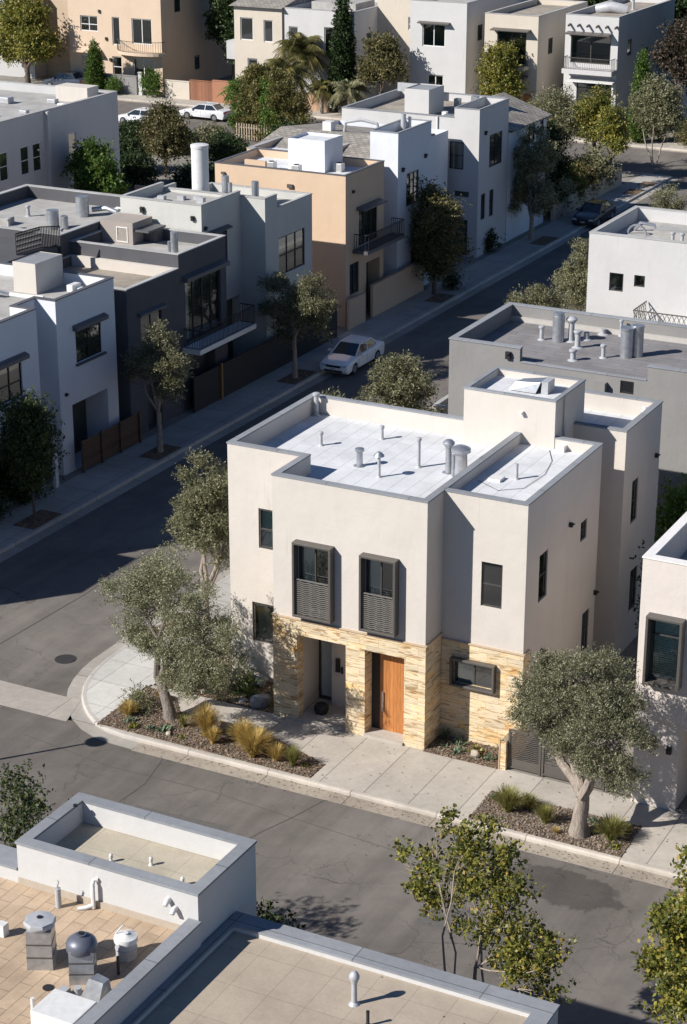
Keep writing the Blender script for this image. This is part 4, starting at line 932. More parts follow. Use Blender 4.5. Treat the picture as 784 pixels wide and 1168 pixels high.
H = house((-30, 36.5), 'pale blue grey house with a tall white cylinder flue and a wide three pane window', GRP)
block(H, [(-33.1, 32.3), (-28.1, 32.3), (-28.1, 36.345), (-33.1, 36.345)], .1, 9.8, 9.35, LGREY, MEML, CAPL, [.18, .18, 0, .18], {1: [(32.9, 34.9, 6.2, 8.1, .2), (34.2, 36.1, .15, 4.2, .5)]})
block(H, [(-33.1, 36.35), (F, 36.35), (F, 37.67), (-33.1, 37.67)], .1, 9.52, 9.3, LGREY, MEML, CAPL, [.15, .15, 0, .15])
block(H, [(-33.1, 37.675), (F, 37.675), (F, 41.65), (-33.1, 41.65)], .1, 8.8, 8.4, LGREY, MEML, CAPL, [0, .15, .15, .15], {1: [(37.82, 40.78, 5.0, 7.1, .15), (38.5, 40.4, .15, 2.8, .5)]})
window(H, 'x', F, 37.82, 40.78, 5.0, 7.1, .05, .07, (.33, .66), (.5,), BLACK, ('curtain', 0, .3, 0, .4)); window(H, 'x', -28.1, 32.9, 34.9, 6.2, 8.1, .05, .09, (.5,), (), BLACK)
awning(H, 'x', -28.1, 32.8, 35.0, 8.15, .3, CAPD, .06)
m = MB(); m.lathe(-31.1, 37.2, [(.47, 9.3), (.47, 11.75), (.5, 11.76), (.5, 11.9), (.45, 11.92)], 28); m.build('flue', WMETAL, H)
for x, y, r, h in ((-29.4, 37.0, .2, 1.1), (-29.0, 36.8, .12, .8), (-28.7, 39.0, .2, .5)): m = MB(); m.cyl(x, y, 8.5, 9.3 + h, r, 14); m.build('flue', GALV, H)
m = MB(); m.box(-28.4, -27.4, 38.4, 39.2, 8.4, 8.8); m.build('ac_unit', DOME, H)
for x, y in ((-31.7, 34.2), (-30.9, 34.9), (-30.2, 35.4), (-29.5, 34.6)): m = MB(); m.box(x - .2, x + .2, y - .15, y + .15, 9.35, 9.5 + random.random() * .2); m.build('roof_vent', GALVP, H)
walllamp(H, 'y', 32.3, -31.7, 9.25, .22); walllamp(H, 'y', 32.3, -28.6, 9.1, .18); walllamp(H, 'x', -28.1, 32.6, 8.55, .14)
fn = thing('board_fence', (-26.05, 36, .15), 'black solid fence with one timber post below the long balcony', 'fence', 'fences along the side street')
m = MB(); m.box(-26.1, -26.04, 27.8, 43.6, .15, 2.0); m.build('boards', flat('black_boards', (.03, .028, .028), .8), fn)
m = MB(); m.box(-26.03, -25.93, 30.4, 30.52, .15, 2.1); m.build('fence_post', wood('timber_post', (.4, .22, .08)), fn)

H = house((-31, 48.5), 'salmon orange house with black balcony and white box on its roof', GRP)
o = {1: [(47.4, 49.85, 4.62, 6.7, .2), (46.25, 47.45, 1.9, 3.75, .2), (48.4, 50.2, .15, 3.4, .8)]}
block(H, [(-35.3, 45.73), (F, 45.73), (F, 50.72), (-35.3, 50.72)], .1, 9.05, 8.6, SALM, MEMW, CAPD, [.15, .15, .15, .15], o)
block(H, [(-36, 50.73), (-31, 50.73), (-31, 56), (-36, 56)], .1, 9.0, 8.7, SALM, MEMW, CAPL, .3)
block(H, [(-31.6, 48), (-29.15, 48), (-29.15, 50.3), (-31.6, 50.3)], 8.6, 10.45, 10.3, WHITE3, MEMW, None, .08, wlabel='white plastered stair box on the salmon roof')
window(H, 'x', F, 47.4, 49.85, 4.62, 6.7, .06, .08, (.33, .66), (), BLACK, ('curtain', .02, .33, 0, 1)); window(H, 'x', F, 46.25, 47.45, 1.9, 3.75, .06, .08, (.5,), (), BLACK)
awning(H, 'x', F, 47.1, 50.1, 6.78, .55, CAPD, .1)
m = MB(); m.box(F + .004, -25.6, 46.6, 51.6, 4.35, 4.55); b = m.build('balcony', CAPD, H); railing(b, [(-26.5, 46.65), (-25.65, 46.65), (-25.65, 51.55), (-26.5, 51.55)], 4.6, 5.5, .13)
walllamp(H, 'x', F, 46.6, 8.0, .12)
for x, z, s in ((-30.2, 8.15, .18), (-34.7, 8.5, .12)):
    m = MB(); m.box(x - s, x + s, 45.6, 45.727, z - s * .6, z + s * .6); m.build('wall_light', BRONZL, H)
for x, y in ((-32.4, 47.4), (-28.6, 48.8), (-30.6, 47.2)): condenser(H, x, y, 8.6, .5, .5)
m = MB(); m.box(-33.6, -32.2, 46.3, 46.5, 8.6, 9.3); m.build('roof_curb', SALM, H)
w_ = thing('garden_wall', (-26.1, 52, .15), 'salmon plastered garden wall along the pavement before the salmon house', 'wall')
m = MB(); m.box(-26.25, -26.08, 48.3, 55.4, .1, 2.1); m.box(-28.2, -26.25, 55.2, 55.4, .1, 2.1); m.box(-26.25, -26.08, 45.2, 47.3, .1, 1.9); m.build('wall', SALM, w_); m = MB(); m.box(-26.29, -26.05, 48.26, 55.44, 2.1, 2.15); m.build('wall_cap', flat('salmon_cap', (.5, .34, .24), .8), w_)

H = house((-31, 56), 'white house with grey tile roof wing between the salmon house and the big white house', GRP)
block(H, [(-28.48, 52.6), (F, 52.6), (F, 57.3), (-28.48, 57.3)], .1, 10.38, 9.9, WHITE3, MEML, CAPG, .12, {1: [(53.8, 55.56, 5.7, 7.72, .15), (54.6, 56.0, .15, 2.9, .5)]})
window(H, 'x', F, 53.8, 55.56, 5.7, 7.72, .05, .08, (.33, .66), (), BLACK); walllamp(H, 'x', F, 53.2, 8.1, .18); walllamp(H, 'x', F, 56.4, 8.4, .18)
mb = MB(); ring(mb, [(-36.5, 53.0), (-28.485, 53.0), (-28.485, 64.0), (-36.5, 64.0)], .1, 8.6, {0: [(-32.6, -30.9, 7.2, 8.3, .15)]}, 0, 1); mb.build('wall', [WHITE3, DARKIN], H)
window(H, 'y', 53.0, -32.6, -30.9, 7.2, 8.3, .05, .06, (.5,), (), WMETAL, ('curtain', 0, 1, 0, 1))
m = MB()
for (y0, z0, y1, z1) in ((52.7, 8.62, 56.5, 9.35), (56.5, 9.35, 62, 8.7)):
    m.quad((-36.8, y0, z0), (-28.49, y0, z0), (-28.49, y1, z1), (-36.8, y1, z1))
m.quad((-36.8, 52.7, 8.5), (-28.49, 52.7, 8.5), (-28.49, 52.7, 8.62), (-36.8, 52.7, 8.62)); m.quad((-28.49, 52.7, 8.5), (-28.49, 62, 8.5), (-28.49, 62, 8.7), (-28.49, 56.5, 9.35), (-28.49, 52.7, 8.62)); m.build('roof', TILE, H)
for x, y, z, r, h in ((-28.0, 56.2, 9.9, .16, 1.0), (-27.7, 56.5, 9.9, .1, .8), (-29.3, 58, 9.0, .25, .9)): m = MB(); m.cyl(x, y, z, z + h, r, 14); m.build('flue', GALVP, H)
m = MB(); m.tube([(-32.5, 57, 9.3), (-32.4, 57, 9.9), (-31.4, 57.2, 10.1), (-30.4, 57.4, 9.9), (-30.2, 57.4, 9.2)], .1, 8); m.build('duct', GALVP, H)
m = MB(); m.box(-33.8, -33.2, 56.5, 57.1, 9.2, 9.9); m.build('ac_unit', WMETAL, H)

H = house((-31, 68), 'large white house with a white roof box and sunlit side wall beyond the salmon house', GRP)
block(H, [(-36.7, 64.75), (-28.4, 64.75), (-28.4, 73.5), (-36.7, 73.5)], .1, 9.3, 8.8, WHITE2, MEMB, CAPG, [.2, .0, .2, .2], {0: [(-28.72, -28.41, 5.93, 7.75, .1)]})
block(H, [(-28.4, 64.75), (F, 64.75), (F, 69.62), (-28.4, 69.62)], .1, 9.93, 9.4, WHITE2, MEML, CAPG, .12, {0: [(-28.39, -27.69, 5.93, 7.75, .1), (-28.3, -27.25, 4.12, 4.5, .1), (-28.3, -27.3, .15, 2.6, .3)], 1: [(66.5, 68.65, 5.85, 8.0, .15), (65.3, 66.0, 2.55, 4.28, .12), (66.7, 67.4, 2.5, 4.3, .12)]})
window(H, 'y', 64.75, -28.70, -27.71, 5.95, 7.73, .03, .06, (), (.5,), BLACK, ('curtain', 0, 1, .5, 1))
for a in ((66.5, 68.65, 5.85, 8.0), (65.3, 66.0, 2.55, 4.28), (66.7, 67.4, 2.5, 4.3)): window(H, 'x', F, *a, .05, .06, (.5,) if a[1] - a[0] > 1 else (), (.5,), BLACK, ('curtain', 0, 1, .5, 1))
block(H, [(-33.2, 67.2), (-31.4, 67.2), (-31.4, 69.6), (-33.2, 69.6)], 8.8, 10.5, 10.45, WHITE2, CAPG, None, .05, wlabel='white box on the roof')
walllamp(H, 'x', F, 65.7, 8.3, .18); m = MB(); m.tube([(-29.6, 64.7, .2), (-29.6, 64.7, 9.3)], .06, 8); m.build('downpipe', WMETAL, H)
for k in range(10):
    x, y = random.uniform(-36, -29), random.uniform(66, 73); m = MB(); s = random.uniform(.15, .4); m.box(x - s, x + s, y - s, y + s, 8.8, 8.8 + random.uniform(.3, .8)); m.build('roof_vent', random.choice([GALV, WMETAL, BRONZL]), H)
m = MB(); m.box(-36.4, -33.2, 72.7, 72.85, 9.3, 9.9); m.build('roof_railing', GALVP, H)
H = house((-29, 73), 'small white house with shingled grey tile roof attached past the large white house', GRP)
mb = MB(); ring(mb, [(-33, 69.74), (F, 69.74), (F, 76.55), (-33, 76.55)], .1, 7.8, {1: [(72.8, 74.4, 6.3, 7.7, .12), (75.4, 76.0, 6.4, 7.7, .12), (72, 73.2, 2.5, 4.2, .12)]}, 0, 1); mb.build('wall', [WHITE3, DARKIN], H)
for a in ((72.8, 74.4, 6.3, 7.7), (75.4, 76.0, 6.4, 7.7), (72, 73.2, 2.5, 4.2)): window(H, 'x', F, *a, .04, .06, (.5,), (), BLACK)
m = MB(); m.quad((-26.3, 69.65, 7.82), (-26.3, 76.8, 7.82), (-30, 76.8, 9.1), (-30, 69.65, 9.1)); m.quad((-30, 69.65, 9.1), (-30, 76.8, 9.1), (-33.3, 76.8, 8.0), (-33.3, 69.65, 8.0)); m.quad((-33.3, 69.65, 7.8), (-26.3, 69.65, 7.8), (-26.3, 69.65, 7.82), (-30, 69.65, 9.1), (-33.3, 69.65, 8.0)); m.quad((-26.3, 69.65, 7.7), (-26.3, 76.8, 7.7), (-26.3, 76.8, 7.82), (-26.3, 69.65, 7.82)); m.quad((-26.3, 69.65, 7.7), (-33.3, 69.65, 7.7), (-33.3, 76.8, 7.7), (-26.3, 76.8, 7.7)); m.build('roof', TILE, H)

# grey white house far left
H = house((-62, 56), 'long pale grey house at the upper left with sash windows and white roof vents', GRP)
tl = [(-78, 40), (-54.8, 40), (-54.8, 64.9), (-78, 64.9)]
wins = [(y, y + .95, z, z + 1.9) for z in (5.1, 1.7) for y in (42, 43.6, 46.5, 50.7, 53.06, 54.45)] + [(58.65, 59.6, 5.1, 7.0), (61.5, 62.4, 1.7, 3.5)]
block(H, tl, .1, 9.0, 8.45, GREYW, MEML, CAPL, .25, {1: [(*a, .12) for a in wins]})
for a in wins: window(H, 'x', -54.8, *a, .04, .06, (), (.5,), WMETAL, ('curtain', 0, 1, .5, 1))
m = MB(); m.box(-54.79, -54.5, 55.9, 56.15, .1, 8.95); m.build('pilaster', GREYW, H)
for k, (x, y) in enumerate(((-57, 50.5), (-58.6, 55), (-60, 48), (-57.2, 57), (-61, 60), (-58, 61.5), (-63, 52), (-56.5, 60.5))):
    m = MB(); s = (.5, .35, .6, .3)[k % 4]; m.box(x - s, x + s, y - s * .7, y + s * .7, 8.45, 8.45 + s * .9); bevel(m.build('roof_vent', random.choice([GALVP, WMETAL]), H), .05)
m = MB(); m.box(-58.5, -55.8, 62.6, 64, 8.45, 9.5); m.build('roof_hatch', WHITE, H)

# ---------------------------------------------------------------- houses along the far street
def far_house(x0, x1, y0, y1, top, wall, roofm, label, wins, capm=CAPL, frame=WMETAL, curtain=True):
    H = house(((x0 + x1) / 2, (y0 + y1) / 2), label, GRP)
    sidew = [(y0 + 2.5, y0 + 3.6, top - 3.6, top - 2.2, .12), (y0 + 6, y0 + 7, 1.6, 3.0, .12)]
    block(H, [(x0, y0), (x1, y0), (x1, y1), (x0, y1)], .1, top, top - .45, wall, roofm, capm, .22, {0: [(*a, .18) for a in wins], 1: sidew})
    for a in wins: window(H, 'y', y0, *a, .08, .09, (.5,) if a[1] - a[0] > 1.4 else (), (.45,) if a[3] - a[2] < 1.9 else (), frame, ('curtain', 0, .7, 0, 1) if curtain else None)
    for a in sidew: window(H, 'x', x1, *a[:4], .04, .07, (), (), BRONZE)
    return H
H = far_house(-91.75, -80.9, 112, 126, 11.2, BEIGE, MEML, 'beige house with a curved balcony across the far street at upper left', [(-90.34, -88.28, 5.6, 7.1), (-86.6, -85.7, 4.45, 7.15), (-84.3, -82.0, 4.7, 7.15), (-90.3, -88.2, 1.2, 3.3), (-86.7, -85.6, 1.5, 3.35), (-84.3, -81.8, .3, 3.35)])
m = MB(); m.quad(*[(-83.2 + 2.7 * math.cos(a), 111.99 - 1.4 * math.sin(a), 4.05) for a in [math.pi * k / 12 for k in range(13)]][::-1]); 
arc = [(-83.2 + 2.7 * math.cos(a), 111.99 - 1.4 * math.sin(a)) for a in [math.pi * k / 12 for k in range(13)]]
for p, q in zip(arc, arc[1:]): m.quad((*p, 3.75), (*p, 4.05), (*q, 4.05), (*q, 3.75))
m.quad(*[(*p, 3.75) for p in arc]); b = m.build('balcony', BEIGE, H); railing(b, arc, 4.1, 5.1, .2, BRONZE)
m = MB(); m.quad((-90.9, 111.99, 3.9), (-87.9, 111.99, 3.9), (-87.9, 111.2, 3.7), (-90.9, 111.2, 3.7)[:3]); m.quad((-90.9, 111.2, 3.6), (-87.9, 111.2, 3.6), (-87.9, 111.2, 3.7), (-90.9, 111.2, 3.7)); m.build('awning', BEIGE, H)
for x, z in ((-88.0, 7.6), (-87.3, 5.0), (-84.8, 9.4), (-86.9, 3.0)): walllamp(H, 'y', 112, x, z, .22, BRONZE)
block(H, [(-99, 116), (-91.76, 116), (-91.76, 127), (-99, 127)], .1, 12.0, 11.6, TANW, MEMB, None, .2, wlabel='darker tan wing')
H = far_house(-112, -97.6, 114, 126, 8.8, GREYW, MEMW, 'grey white low house at the upper left corner of the picture', [(-104, -102, 4, 6)])
H = far_house(-72.7, -67.52, 112, 124, 8.9, BEIGE2, MEML, 'grey beige house with paired white sash windows behind the palm', [(-72.05, -70.65, 5.85, 7.95), (-69.5, -68.5, 5.8, 7.85), (-71.3, -70.2, 2.3, 4.2), (-69.5, -68.5, 1.9, 3.9)])
m = MB(); m.quad((-73.1, 111.6, 9.0), (-67.4, 111.6, 9.0), (-67.4, 118, 10.2), (-73.1, 118, 10.2)); m.quad((-67.4, 111.6, 8.97), (-67.4, 118, 8.97), (-67.4, 118, 10.2), (-67.4, 111.6, 9.0)); m.quad((-73.1, 118, 10.2), (-67.4, 118, 10.2), (-67.4, 124, 9.0), (-73.1, 124, 9.0)); m.build('roof', TILE, H)
m = MB(); 
for x in (-72.6, -70.1, -67.7): m.box(x - .12, x + .12, 111.85, 111.995, .1, 8.9)
m.build('timber_trim', BRONZL, H) if False else None
m = MB(); m.box(-73.9, -72.72, 112.5, 115, 3.9, 5.6); m.build('side_balcony', GREYW, H)
H = far_house(-67.5, -60.0, 112.2, 124, 9.05, WHITE2, MEML, 'white house with one large green tinted window right behind the palm', [(-63.15, -60.98, 4.7, 7.55), (-66.9, -65.9, 5.6, 7.4)])
m = MB(); m.box(-66.5, -61.8, 116, 120, 8.6, 9.3); m.build('roof_box', MEML, H)
H = far_house(-60.0, -54.3, 117, 130, 10.2, BEIGE2, MEML, 'recessed grey beige house between the cypress and the two white houses', [(-56.8, -56.3, 7.1, 8.3)])
H = far_house(-54.2, -48.6, 112, 126, 10.5, WHITE2, MEML, 'tall white house with an awning window behind the russet tree', [(-52.97, -50.7, 6.5, 8.5), (-52.4, -50.8, 2.0, 4.0)])
awning(H, 'y', 112, -53.3, -50.2, 8.55, .5, BRONZL, .08)
H = far_house(-46.83, -41.7, 112, 124, 9.75, BEIGE2, MEMB, 'beige house with flowers on its balcony beside the white house with beam ends', [(-45.6, -42.8, 5.5, 8.3), (-45.4, -43.3, .2, 4.2)], frame=BRONZE)
m = MB(); m.box(-46.3, -42.5, 110.9, 111.996, 5.1, 5.4); b = m.build('balcony', BEIGE2, H); railing(b, [(-46.2, 111.9), (-46.2, 111), (-42.6, 111), (-42.6, 111.9)], 5.45, 6.4, .16)
awning(H, 'y', 112, -46.0, -42.4, 8.4, .8, BRONZL, .08); awning(H, 'y', 112, -46.8, -42.5, 4.35, .9, CAPD, .1)
m = MB(); m.box(-42.9, -42.2, 111.9, 111.99, .3, 2.9); m.build('door', wood('orange_door', (.5, .2, .05)), H)
H = far_house(-39.15, -34.25, 112, 127, 10.1, WHITE2, MEMB, 'bright white house with dark beam ends and a glazed balcony at upper right', [(-38.6, -34.9, 6.0, 8.45), (-37.9, -36.0, 1.2, 4.4), (-35.9, -34.5, 1.6, 4.4)], frame=BRONZE)
m = MB(); m.box(-38.9, -34.3, 110.8, 111.996, 5.2, 5.6); b = m.build('balcony', WHITE2, H); railing(b, [(-38.8, 111.9), (-38.8, 110.9), (-34.4, 110.9), (-34.4, 111.9)], 5.65, 6.6, .16, BRONZL)
awning(H, 'y', 112, -38.9, -34.8, 8.5, .9, BRONZL, .1); awning(H, 'y', 112, -38.5, -34.2, 4.5, 1.1, WMETAL, .12)
for k in range(6): m = MB(); m.bar((-38.7 + k * .86, 112, 9.3), (-38.7 + k * .86, 111.5, 9.2), .14); m.build('beam_end', BRONZE, H)
m = MB(); m.bar((-34.3, 111.3, .1), (-34.3, 111.3, 4.5), .15); m.build('porch_post', WMETAL, H)
m = MB(); m.tube([(-38.5, 118, 9.9), (-37.2, 118, 10.2), (-35.9, 118.5, 9.9)], .5, 10); m.build('duct', GALVP, H); vent(H, -36.2, 121, 9.65, .9, .12)
# dark structure roofs at the far right behind the trees
H = far_house(-31.5, -24, 120, 130, 4.8, WHITE3, MEMB, 'low pale garage half hidden by dark trees at the upper right', [(-30, -28, 1.5, 3)])
# walls and fences of the far gardens
def garden_wall(x0, x1, y, h, mat, label, name='garden_wall', cat='wall'):
    m = MB(); m.box(x0, x1, y, y + .22, .1, h); m.box(x0 - .04, x1 + .04, y - .04, y + .26, h, h + .07); return tag(m.build(name, mat), label, cat)
garden_wall(-88, -82.6, 109.9, 1.9, MIDG, 'speckled grey garden wall in front of the beige house')
garden_wall(-82.4, -82.0, 109.9, 2.3, GREYW, 'short pale pier between the garden wall and the climbing plant')
garden_wall(-79.3, -76.6, 109.9, 1.8, BEIGE2, 'pale garden wall panel left of the red brown fence')
garden_wall(-76.5, -73.9, 109.9, 2.0, WOODR, 'red brown board fence panel on the far street', 'wood_fence', 'fence')
garden_wall(-73.8, -71.5, 109.6, 2.2, flat('terracotta_plaster', (.36, .17, .10), .85), 'terracotta gate pier block beside the red brown fence')
garden_wall(-71.3, -61.5, 109.9, 1.7, wood('tan_picket', (.46, .30, .2), True, .15), 'tan slatted fence under the palm on the far street', 'wood_fence', 'fence')
garden_wall(-44, -34, 109.9, 1.1, GREYW, 'low pale wall before the white house with beam ends')
garden_wall(-60.5, -52.0, 110.0, 1.5, BRONZL, 'dark picket fence below the tall cypress', 'wood_fence', 'fence')
m = MB()
for k in range(26): m.box(-62.5 + k * .25, -62.4 + k * .25, 94.6, 94.64, .1, 1.5)
m.box(-62.6, -56, 94.65, 94.7, .4, .5); m.box(-62.6, -56, 94.65, 94.7, 1.1, 1.2); tag(m.build('picket_fence', flat('weathered_wood', (.38, .31, .24), .9)), 'weathered picket fence near the cylinder flue by the far street', 'fence')
m = MB(); m.box(-26.3, -26.08, 77.2, 91.5, .1, 1.35); m.box(-34, -26.3, 91.3, 91.5, .1, 1.3); tag(m.build('garden_wall', TANW), 'beige garden wall round the planted yard at the end of the side street', 'wall')
m = MB(); m.box(-54.7, -40, 66.5, 66.7, .1, 2.0); tag(m.build('garden_wall', stucco('rose_stucco', (.45, .33, .28))), 'rose coloured alley wall behind the pale grey houses', 'wall')
# a low building behind, left of the salmon house
H = house((-44, 78), 'low tan flat roofed house hidden behind the big white house', GRP)
block(H, [(-48, 76), (-38.5, 76), (-38.5, 86), (-48, 86)], .1, 4.0, 3.6, BEIGE2, MEMB, CAPL, .2)
# ---------------------------------------------------------------- plants
RT = Vector((0.8882, -0.4594, 0)); FW = Vector((0.4594 * -1, 0.8882, 0))
def leaves_mesh(name, lobes, n_sprig, per, size, mat, seed, droop=0.0, aspect=0.42, shell=0.75, clump=0.0, upright=0.0):
    rng = np.random.default_rng(seed)
    L = np.array([l[:3] for l in lobes], float); Rr = np.array([(l[3], l[3], l[4] if len(l) > 4 else l[3] * .8) for l in lobes])
    wgt = Rr.prod(axis=1) ** (2 / 3); wgt /= wgt.sum()
    idx = rng.choice(len(lobes), n_sprig, p=wgt)
    d = rng.normal(size=(n_sprig, 3)); d /= np.linalg.norm(d, axis=1)[:, None]
    r = (shell + (1 - shell) * rng.random(n_sprig)) * (rng.random(n_sprig) ** 0.33) ** (1 if shell < .5 else .55)
    bumpy = 1 + 0.16 * np.sin(d[:, 0] * 5 + idx) * np.cos(d[:, 1] * 6 + idx * 2) + rng.normal(size=n_sprig) * .06
    c = L[idx] + d * Rr[idx] * (r * bumpy)[:, None]
    if clump < 0:  # a few dozen dense leaf masses on the lobes' skins with air between them
        k = -clump; ci0 = rng.choice(len(lobes), k, p=wgt); dd = rng.normal(size=(k, 3)); dd[:, 2] += .25; dd /= np.linalg.norm(dd, axis=1)[:, None]
        cen = L[ci0] + dd * Rr[ci0] * (.5 + .68 * rng.random(k))[:, None]; near = rng.integers(0, k, n_sprig)
        rad_ = (.20 + .22 * rng.random(k)) * (Rr[ci0][:, 0] / .95) ** .6; q = rng.normal(size=(n_sprig, 3)); q /= np.linalg.norm(q, axis=1)[:, None]
        q *= (rng.random(n_sprig) ** .4)[:, None] * rad_[near][:, None] * 1.5; q[:, 2] *= .7
        c = cen[near] + q; d = d * .4 + dd[near] * .6
    elif clump:      # gather sprigs round a smaller set of twig ends, leaving gaps
        k = max(12, int(n_sprig / clump)); cen = c[rng.choice(n_sprig, k)]
        near = rng.integers(0, k, n_sprig); spread = (0.13 + 0.13 * rng.random(n_sprig)) * (1 + size * 2)
        c = cen[near] + rng.normal(size=(n_sprig, 3)) * spread[:, None]
    out = d * .8 + rng.normal(size=(n_sprig, 3)) * .55; out[:, 2] += .25 - droop + upright; out /= np.linalg.norm(out, axis=1)[:, None]
    n = n_sprig * per
    t = np.tile(np.linspace(0, 1, per), n_sprig); ci = np.repeat(np.arange(n_sprig), per)
    slen = size * per * .28
    p = c[ci] + out[ci] * (t * slen)[:, None] + rng.normal(size=(n, 3)) * size * .35
    ld = out[ci] * .6 + rng.normal(size=(n, 3)) * .7; ld[:, 2] -= droop * .5; ld /= np.linalg.norm(ld, axis=1)[:, None]
    nn = rng.normal(size=(n, 3)); nn[:, 2] += .6; s = np.cross(ld, nn); s /= np.linalg.norm(s, axis=1)[:, None]
    sz = size * (0.45 + 1.0 * rng.random(n)); a = ld * sz[:, None]; b = s * (sz * aspect * .5)[:, None]
    V = np.empty((n, 4, 3)); V[:, 0] = p; V[:, 1] = p + a * .45 + b; V[:, 2] = p + a; V[:, 3] = p + a * .45 - b
    V = V.reshape(-1, 3)
    V[:, 2] = np.maximum(V[:, 2], .06)
    me = bpy.data.meshes.new(name); me.vertices.add(len(V)); me.vertices.foreach_set('co', V.ravel())
    me.loops.add(4 * n); me.loops.foreach_set('vertex_index', np.arange(4 * n, dtype=np.int32))
    me.polygons.add(n); me.polygons.foreach_set('loop_start', np.arange(0, 4 * n, 4, dtype=np.int32)); me.polygons.foreach_set('loop_total', np.full(n, 4, dtype=np.int32))
    me.materials.append(mat); me.update(calc_edges=True); return me
def part_mesh(name, me, parent):
    o = bpy.data.objects.new(name, me); COL.objects.link(o); o.parent = parent; WO[o.name] = WO[parent.name]; return o
def limb(m, a, b, r0, r1, n=8, bend=.12, seg=5, wob=.06):
    a, b = Vector(a), Vector(b); L = (b - a).length; pts = []; rr = []
    off = Vector((random.uniform(-1, 1), random.uniform(-1, 1), random.uniform(-.2, .6))) * L * bend
    for i in range(seg + 1):
        t = i / seg; pts.append(a.lerp(b, t) + off * math.sin(math.pi * t) + Vector((random.uniform(-1, 1), random.uniform(-1, 1), 0)) * L * .02 * (0 < i < seg)); rr.append(r0 + (r1 - r0) * t)
    m.tube(pts, rr, n, wob=wob); return pts
def fr(l):   # lobe given as (right, away, up, radius): turned to world axes
    v = RT * l[0] + FW * l[1]; return (v.x, v.y, l[2], *l[3:])
def tree(loc, label, cat, lobes, leafm, barkm, n_sprig=2500, per=12, size=.1, seed=1, r0=.16, fork=1.4, name='tree', group=None, clump=0, droop=0, shell=.6, aspect=.42, twigs=3, base=None, trunk_name='trunk', leafn='crown', stems=None, upright=0, gnarl=.06):
    T = thing(name, (*loc, .15), label, cat, group)
    lob = [fr(l) for l in lobes]
    o = part_mesh(leafn, leaves_mesh(leafn, lob, n_sprig, per, size, leafm, seed, droop, aspect, shell, clump, upright), T)
    rs = random.getstate(); random.seed(seed)
    m = MB(); 
    if stems: starts = [fr(s) for s in stems]
    else: starts = None
    f = Vector(fr((*(base or (0, 0)), fork, 0))[:3])
    if not starts:
        pts = [Vector((0, 0, -.05)), Vector((f.x * .15, f.y * .15, fork * .3)), Vector((f.x * .55, f.y * .55, fork * .7)), f]
        m.tube(pts, [r0 * 1.45, r0 * 1.1, r0 * .95, r0 * .9], 12, wob=gnarl)
    nodes = []
    if starts:
        tops = sorted(range(len(lob)), key=lambda i: -lob[i][2])[:len(starts) + 1]
    else:
        tops = sorted(range(len(lob)), key=lambda i: -(lob[i][2] + 1.2 * math.hypot(lob[i][0] - f.x, lob[i][1] - f.y)))[:4]
    for i in tops + [i for i in sorted(range(len(lob)), key=lambda i: -lob[i][2]) if i not in tops]:
        l = lob[i]; e = Vector(l[:3])
        if i in tops:
            s = (Vector((starts[tops.index(i) % len(starts)][0], starts[tops.index(i) % len(starts)][1], 0)) if starts else f + Vector((random.uniform(-1, 1), random.uniform(-1, 1), random.uniform(-.6, .1))) * r0 * .4); rb = r0 * (.7 if not starts else .8)
        else:
            c = [(((e - p).length + max(0, p.z - e.z + .4) * 3), p, r) for p, r in nodes]
            _, s, rb = min(c, key=lambda q: q[0]); rb *= .75
        p = limb(m, s, e, rb, r0 * .16, 8, .13, 7, gnarl)
        nodes += [(q, rb + (r0 * .16 - rb) * k / 7) for k, q in enumerate(p) if 1 < k < 7]
        for k in range(twigs):
            q = p[random.choice((4, 5, 6))]; dd = Vector((random.gauss(0, 1), random.gauss(0, 1), random.gauss(.4, .8))).normalized()
            e2 = Vector(l[:3]) + Vector((dd.x * l[3], dd.y * l[3], dd.z * l[3] * .8)) * .9
            limb(m, q, e2, r0 * .16, r0 * .03, 5, .12, 4)
    me_o = m.build(trunk_name, barkm, T, origin=(0, 0, 0)); me_o.location = (0, 0, 0)
    random.setstate(rs); return T
OG = 'olive trees along the pavements'
BARKH = bark('dark_olive_bark', (.21, .18, .155))
tree((-8.9, -2.0), 'big leaning olive tree in the corner bed with tufts of straw grass', 'tree',
     [(-2.0, 0, 3.4, 1.0), (-2.3, .3, 4.1, .8), (-1.3, 0, 4.7, .95), (-1.2, -.4, 3.8, 1.0), (-.1, .2, 5.1, .95), (1.1, .1, 5.0, 1.0), (2.1, .2, 4.8, .75), (2.9, .2, 4.0, .95), (1.6, -.3, 3.9, .8), (.2, .5, 4.2, .9), (1.4, .4, 2.7, 1.1), (2.7, .4, 2.9, 1.05), (-.2, -.5, 3.0, .7), (1.2, .5, 1.9, .8), (-1.7, 0, 2.5, .5), (2.3, .4, 2.0, .8), (3.4, .3, 3.2, .6)],
     OLIVE, BARKH, 7600, 14, .075, 11, .19, 1.3, 'olive_tree', OG, -100, 0, .35, .36, 5, (-.75, 0))
tree((6.74, -2.9), 'olive tree with thick gnarled pale trunk in the gravel bed by the metal gates', 'tree',
     [(-1.95, 0, 4.0, .8), (-1.5, 0, 4.9, .65), (-.75, 0, 4.2, .95), (-.7, 0, 5.2, .7), (.25, 0, 5.5, .85), (.35, 0, 4.4, 1.0), (1.15, 0, 4.8, .8), (1.7, 0, 3.9, .85), (-1.55, 0, 3.2, .75), (.2, .3, 3.5, 1.0), (1.15, -.2, 2.9, .9), (1.5, .2, 2.4, .5), (-1.1, .2, 2.6, .5), (1.95, 0, 4.4, .55)],
     OLIVE, BARKP, 7600, 14, .075, 23, .25, 1.45, 'olive_tree', OG, -100, 0, .35, .36, 5, (.1, 0), gnarl=.16)
